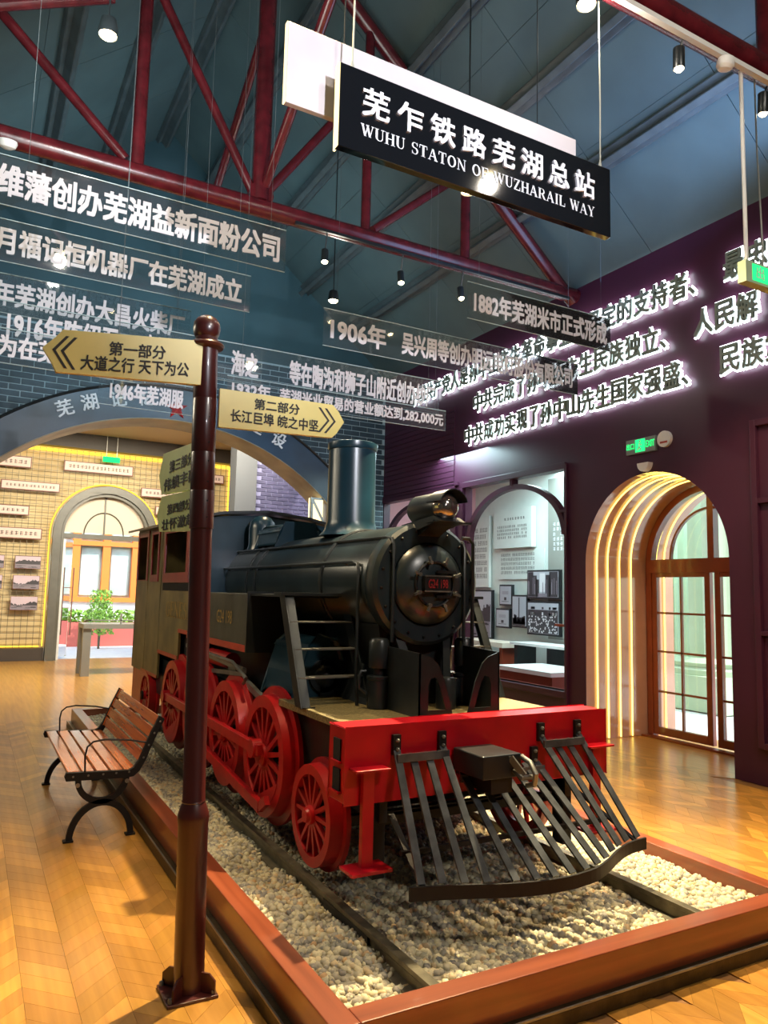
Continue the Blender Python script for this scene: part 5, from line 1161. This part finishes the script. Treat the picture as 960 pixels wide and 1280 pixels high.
for i, p in enumerate(PEND):
    t = thing('pendant_lamp', PLAB[i], 'lamp', p, 'pendant lamps')
    B().lathe([(.02, .10), (.05, .08), (.062, .0), (.058, -.03), (.055, .0)], p, (0, 0, 1), 28).build('shade', 'black', t)
    B().lathe([(.0, -.052), (.035, -.045), (.054, -.024)], p, (0, 0, 1), 24).build('lamp_face', 'bulb', t)
    B().cyl((p[0], p[1], p[2]+.09), (p[0], p[1], roofz(p[0])), .006, n=6).build('cord', 'black', t)
c = Vector((3.05, 4.35, 4.62)); t = thing('pendant_lamp', 'spot lamp on a long black cord hidden just behind the station sign', 'lamp', c, 'pendant lamps')
B().lathe([(.02, .10), (.05, .08), (.062, .0), (.058, -.03), (.055, .0)], c, (0, 0, 1), 28).build('shade', 'black', t)
B().lathe([(.0, -.03), (.035, -.026), (.054, -.018)], c, (0, 0, 1), 24).build('lamp_face', 'bulb', t)
B().cyl((c.x, c.y, c.z+.09), (c.x, c.y, roofz(c.x)), .006, n=6).build('cord', 'black', t)
t = thing('smoke_detector', 'round white smoke detector on the lighting track end', 'detector', (4.06, 2.93, 5.08)); B().lathe([(.05, .05), (.055, .03), (.055, 0), (.04, -.02), (.02, -.025), (0, -.025)], (4.06, 2.915, 5.06), (0, -.25, 1), 28).build('body', 'whitepaint', t)
t = thing('smoke_detector', 'round white detector under the far truss chord at the left edge', 'detector', (.0, 6.5, 5.1)); B().lathe([(.07, .04), (.075, .02), (.06, -.015), (.03, -.03), (0, -.03)], (.01, 6.47, 5.12), (0, -.3, 1), 24).build('body', 'whitepaint', t)
t = thing('suspended_exit_sign', 'green exit sign box hanging on a white pole at the right edge', 'sign', (4.35, 2.96, 3.7))
B().cyl((4.285, 2.96, 5.14), (4.285, 2.96, 3.80), .013, n=12).build('pole', 'whitepaint', t)
B().box(4.235, 4.62, 2.93, 2.99, 3.655, 3.80).build('casing', 'column', t)
B().box(4.30, 4.60, 2.926, 2.931, 3.675, 3.785).build('lit_face', 'green', t)
b = B(); write(b, 'EXIT', (4.47, 2.922, 3.70), (.12, 0, 0), (0, 0, .07), None, .02); write(b, '出', (4.33, 2.922, 3.69), (.08, 0, 0), (0, 0, .08), None, .02); b.build('lettering', 'white', t)
B().tube([(4.43, 2.96, 5.14), (4.44, 2.965, 4.6), (4.455, 2.96, 4.1), (4.46, 2.96, 3.80)], .006, 6).build('chain', 'steel', t)

# ================================================================== STATION SIGN
Y = 3.0
st = thing('station_sign', 'gloss black hanging station name sign with white Chinese and serif English lettering', 'sign', (2.24, Y, 3.9))
bk = B().box(1.36, 3.11, Y, Y+.045, 3.68, 4.098).build('sign_board', 'signblack', st, bevel=.003)
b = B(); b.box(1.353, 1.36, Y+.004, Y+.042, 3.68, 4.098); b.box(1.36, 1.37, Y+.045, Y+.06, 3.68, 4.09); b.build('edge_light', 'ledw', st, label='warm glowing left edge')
b = B(); n8 = '芜乍铁路芜湖总站'
cwid = .150; gap = (1.50-8*cwid)/7
for i, ch in enumerate(n8): write(b, ch, (1.475+i*(cwid+gap), Y-.012, 3.865), (cwid, 0, 0), (0, 0, .150), (0, .012, 0), .035)
b.build('chinese_lettering', 'white', st)
b = B(); serif(b, 'WUHU STATON OF WUZHARAIL WAY', (1.475, Y-.003, 3.765), (1.51, 0, 0), (0, 0, .062)); b.build('english_lettering', 'white', st)
for x in (1.43, 3.05):
    b = B(); b.tube([(x, Y+.02, 4.098), (x+.004, Y+.02, 4.5), (x, Y+.02, 5.16)], .0045, 6); b.tube([(x-.012, Y+.02, 4.098), (x, Y+.02, 4.16), (x+.012, Y+.02, 4.098)], .003, 5); b.build('cord', 'rope', st)
ws = thing('pale_backing_board', 'plain pale pinkish hanging board behind the black station sign', 'board', (2.06, 3.15, 4.1))
B().box(1.147, 2.985, 3.15, 3.18, 3.91, 4.325).build('panel', 'lilac', ws, bevel=.002)
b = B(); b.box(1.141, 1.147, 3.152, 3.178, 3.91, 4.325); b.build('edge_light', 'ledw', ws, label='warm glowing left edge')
b = B()
for x in (1.45, 2.7): b.cyl((x, 3.165, 4.325), (x, 3.165, 5.16), .003, n=6)
b.build('cord', 'black', ws)

# ================================================================== HANGING BANNERS
BN = [(-1.6, 1.868, 5.0, 3.937, 4.254, [('维藩创办芜湖益新面粉公司', -.035, 1.82)], 'clear hanging strip at upper left, about founding of the flour mill, largest characters'),
      (-1.3, 1.936, 6.0, 3.972, 4.290, [('月福记恒机器厂在芜湖成立', -.02, 1.86)], 'clear hanging strip second from the top left, machine works text'),
      (-1.2, 1.51, 6.3, 3.682, 3.988, [('年芜湖创办大昌火柴厂', 0, 1.46)], 'clear hanging strip third from the top left, match factory text'),
      (-1.2, 3.85, 5.95, 3.325, 3.655, [('1916年陈绍吾', .10, .88), ('宁鹏自', 1.06, 1.40), ('海之', 1.78, 2.02), ('等在陶沟和狮子山附近创办纱厂', 2.30, 3.80)], 'long clear hanging strip behind the signpost starting with 1916'),
      (-1.0, .95, 5.6, 3.10, 3.34, [('为在芜湖开埠', .05, .80)], 'short clear hanging strip just behind the left yellow board'),
      (.75, 1.62, 5.9, 2.98, 3.21, [('1946年芜湖服', .83, 1.39)], 'small clear hanging strip reading 1946, under the left yellow board'),
      (1.74, 3.90, 5.9, 3.165, 3.325+.03, [('1932年', 1.78, 2.12), ('芜湖米业贸易的营业额达到,282,000元', 2.20, 3.87)], 'clear hanging strip reading 1932, behind the right yellow board'),
      (2.456, 5.316, 5.6, 3.665, 3.985, [('1906年', 2.52, 3.06), ('吴兴周等创办明远电灯股份有限公司', 3.22, 5.24)], 'clear hanging strip reading 1906, left of the neon text'),
      (3.617, 5.32, 5.15, 3.995, 4.32, [('1882年芜湖米市正式形成', 3.68, 5.27)], 'clear hanging strip reading 1882 in front of the neon text')]
for x0, x1, Y, z0, z1, tx, lab in BN:
    t = thing('hanging_banner', lab, 'banner', ((x0+x1)/2, Y, z0), 'clear acrylic text strips hung across the hall')
    B().box(x0, x1, Y, Y+.008, z0, z1).build('acrylic_panel', 'acr', t)
    b = B(); b.box(x0, x1, Y-.001, Y+.009, z1, z1+.006); b.box(x0, x1, Y-.001, Y+.009, z0-.003, z0); b.build('panel_edge', 'acredge', t)
    h = z1-z0; b = B()
    for s_, xa, xb in tx: write(b, s_, (xa, Y-.004, z0+h*.17), (xb-xa, 0, 0), (0, 0, h*.66), None, .055)
    b.build('lettering', 'white', t)
    n = max(2, int((x1-x0)/1.7)+1); b = B()
    for k in range(n):
        x = x0+.12+(x1-x0-.24)*k/(n-1); b.cyl((x, Y+.004, z1), (x, Y+.004, roofz(x)), .0015, n=5)
    b.build('suspension_line', 'wireline', t, kind='stuff')

# ================================================================== NEON TEXT ON THE RIGHT WALL
ADV = .2372
NROWS = [('中国共产党人是孙中山先生革命事业最坚定的支持者、', 10.34, 4.640, 'top row of glowing halo lit characters on the maroon wall'), ('中共完成了孙中山先生民族独立、', 8.57, 4.185, 'middle row of glowing halo lit characters on the maroon wall'), ('中共成功实现了孙中山先生国家强盛、', 8.78, 3.735, 'bottom row of glowing halo lit characters on the maroon wall')]
NEXT = {0: ('最忠', 4.48), 1: ('人民解', 4.83), 2: ('民族复', 4.55)}
for r, (s_, y0, zb, lab) in enumerate(NROWS):
    t = thing('illuminated_slogan', lab, 'wall lettering', (6.15, 7, zb), 'halo lit slogan rows')
    items = [(ch, y0-ADV*i) for i, ch in enumerate(s_)]
    s2, ys_ = NEXT[r]; items += [(ch, ys_-ADV*i) for i, ch in enumerate(s2)]
    for ch, y in items:
        sz = .218
        U = Vector((0, -sz, 0)); V = Vector((0, 0, .272)); P = Vector((6.125, y, zb+.01))
        if ch == '、': U = U*.35; V = V*.32
        elif ch == '了': U = U*.75; P = P-Vector((0, .025, 0))
        b = B(); write(b, ch, P, U, V, (.022, 0, 0), .035); lt = b.build('letter', 'neonface', t)
        b = B(); g = .015; write(b, ch, P+Vector((.026, g, -g)), U+Vector((0, -2*g, 0)), V+Vector((0, 0, 2*g)), (.012, 0, 0), .10); b.build('halo', 'neon', lt)

bpy.data.objects.remove(_to)
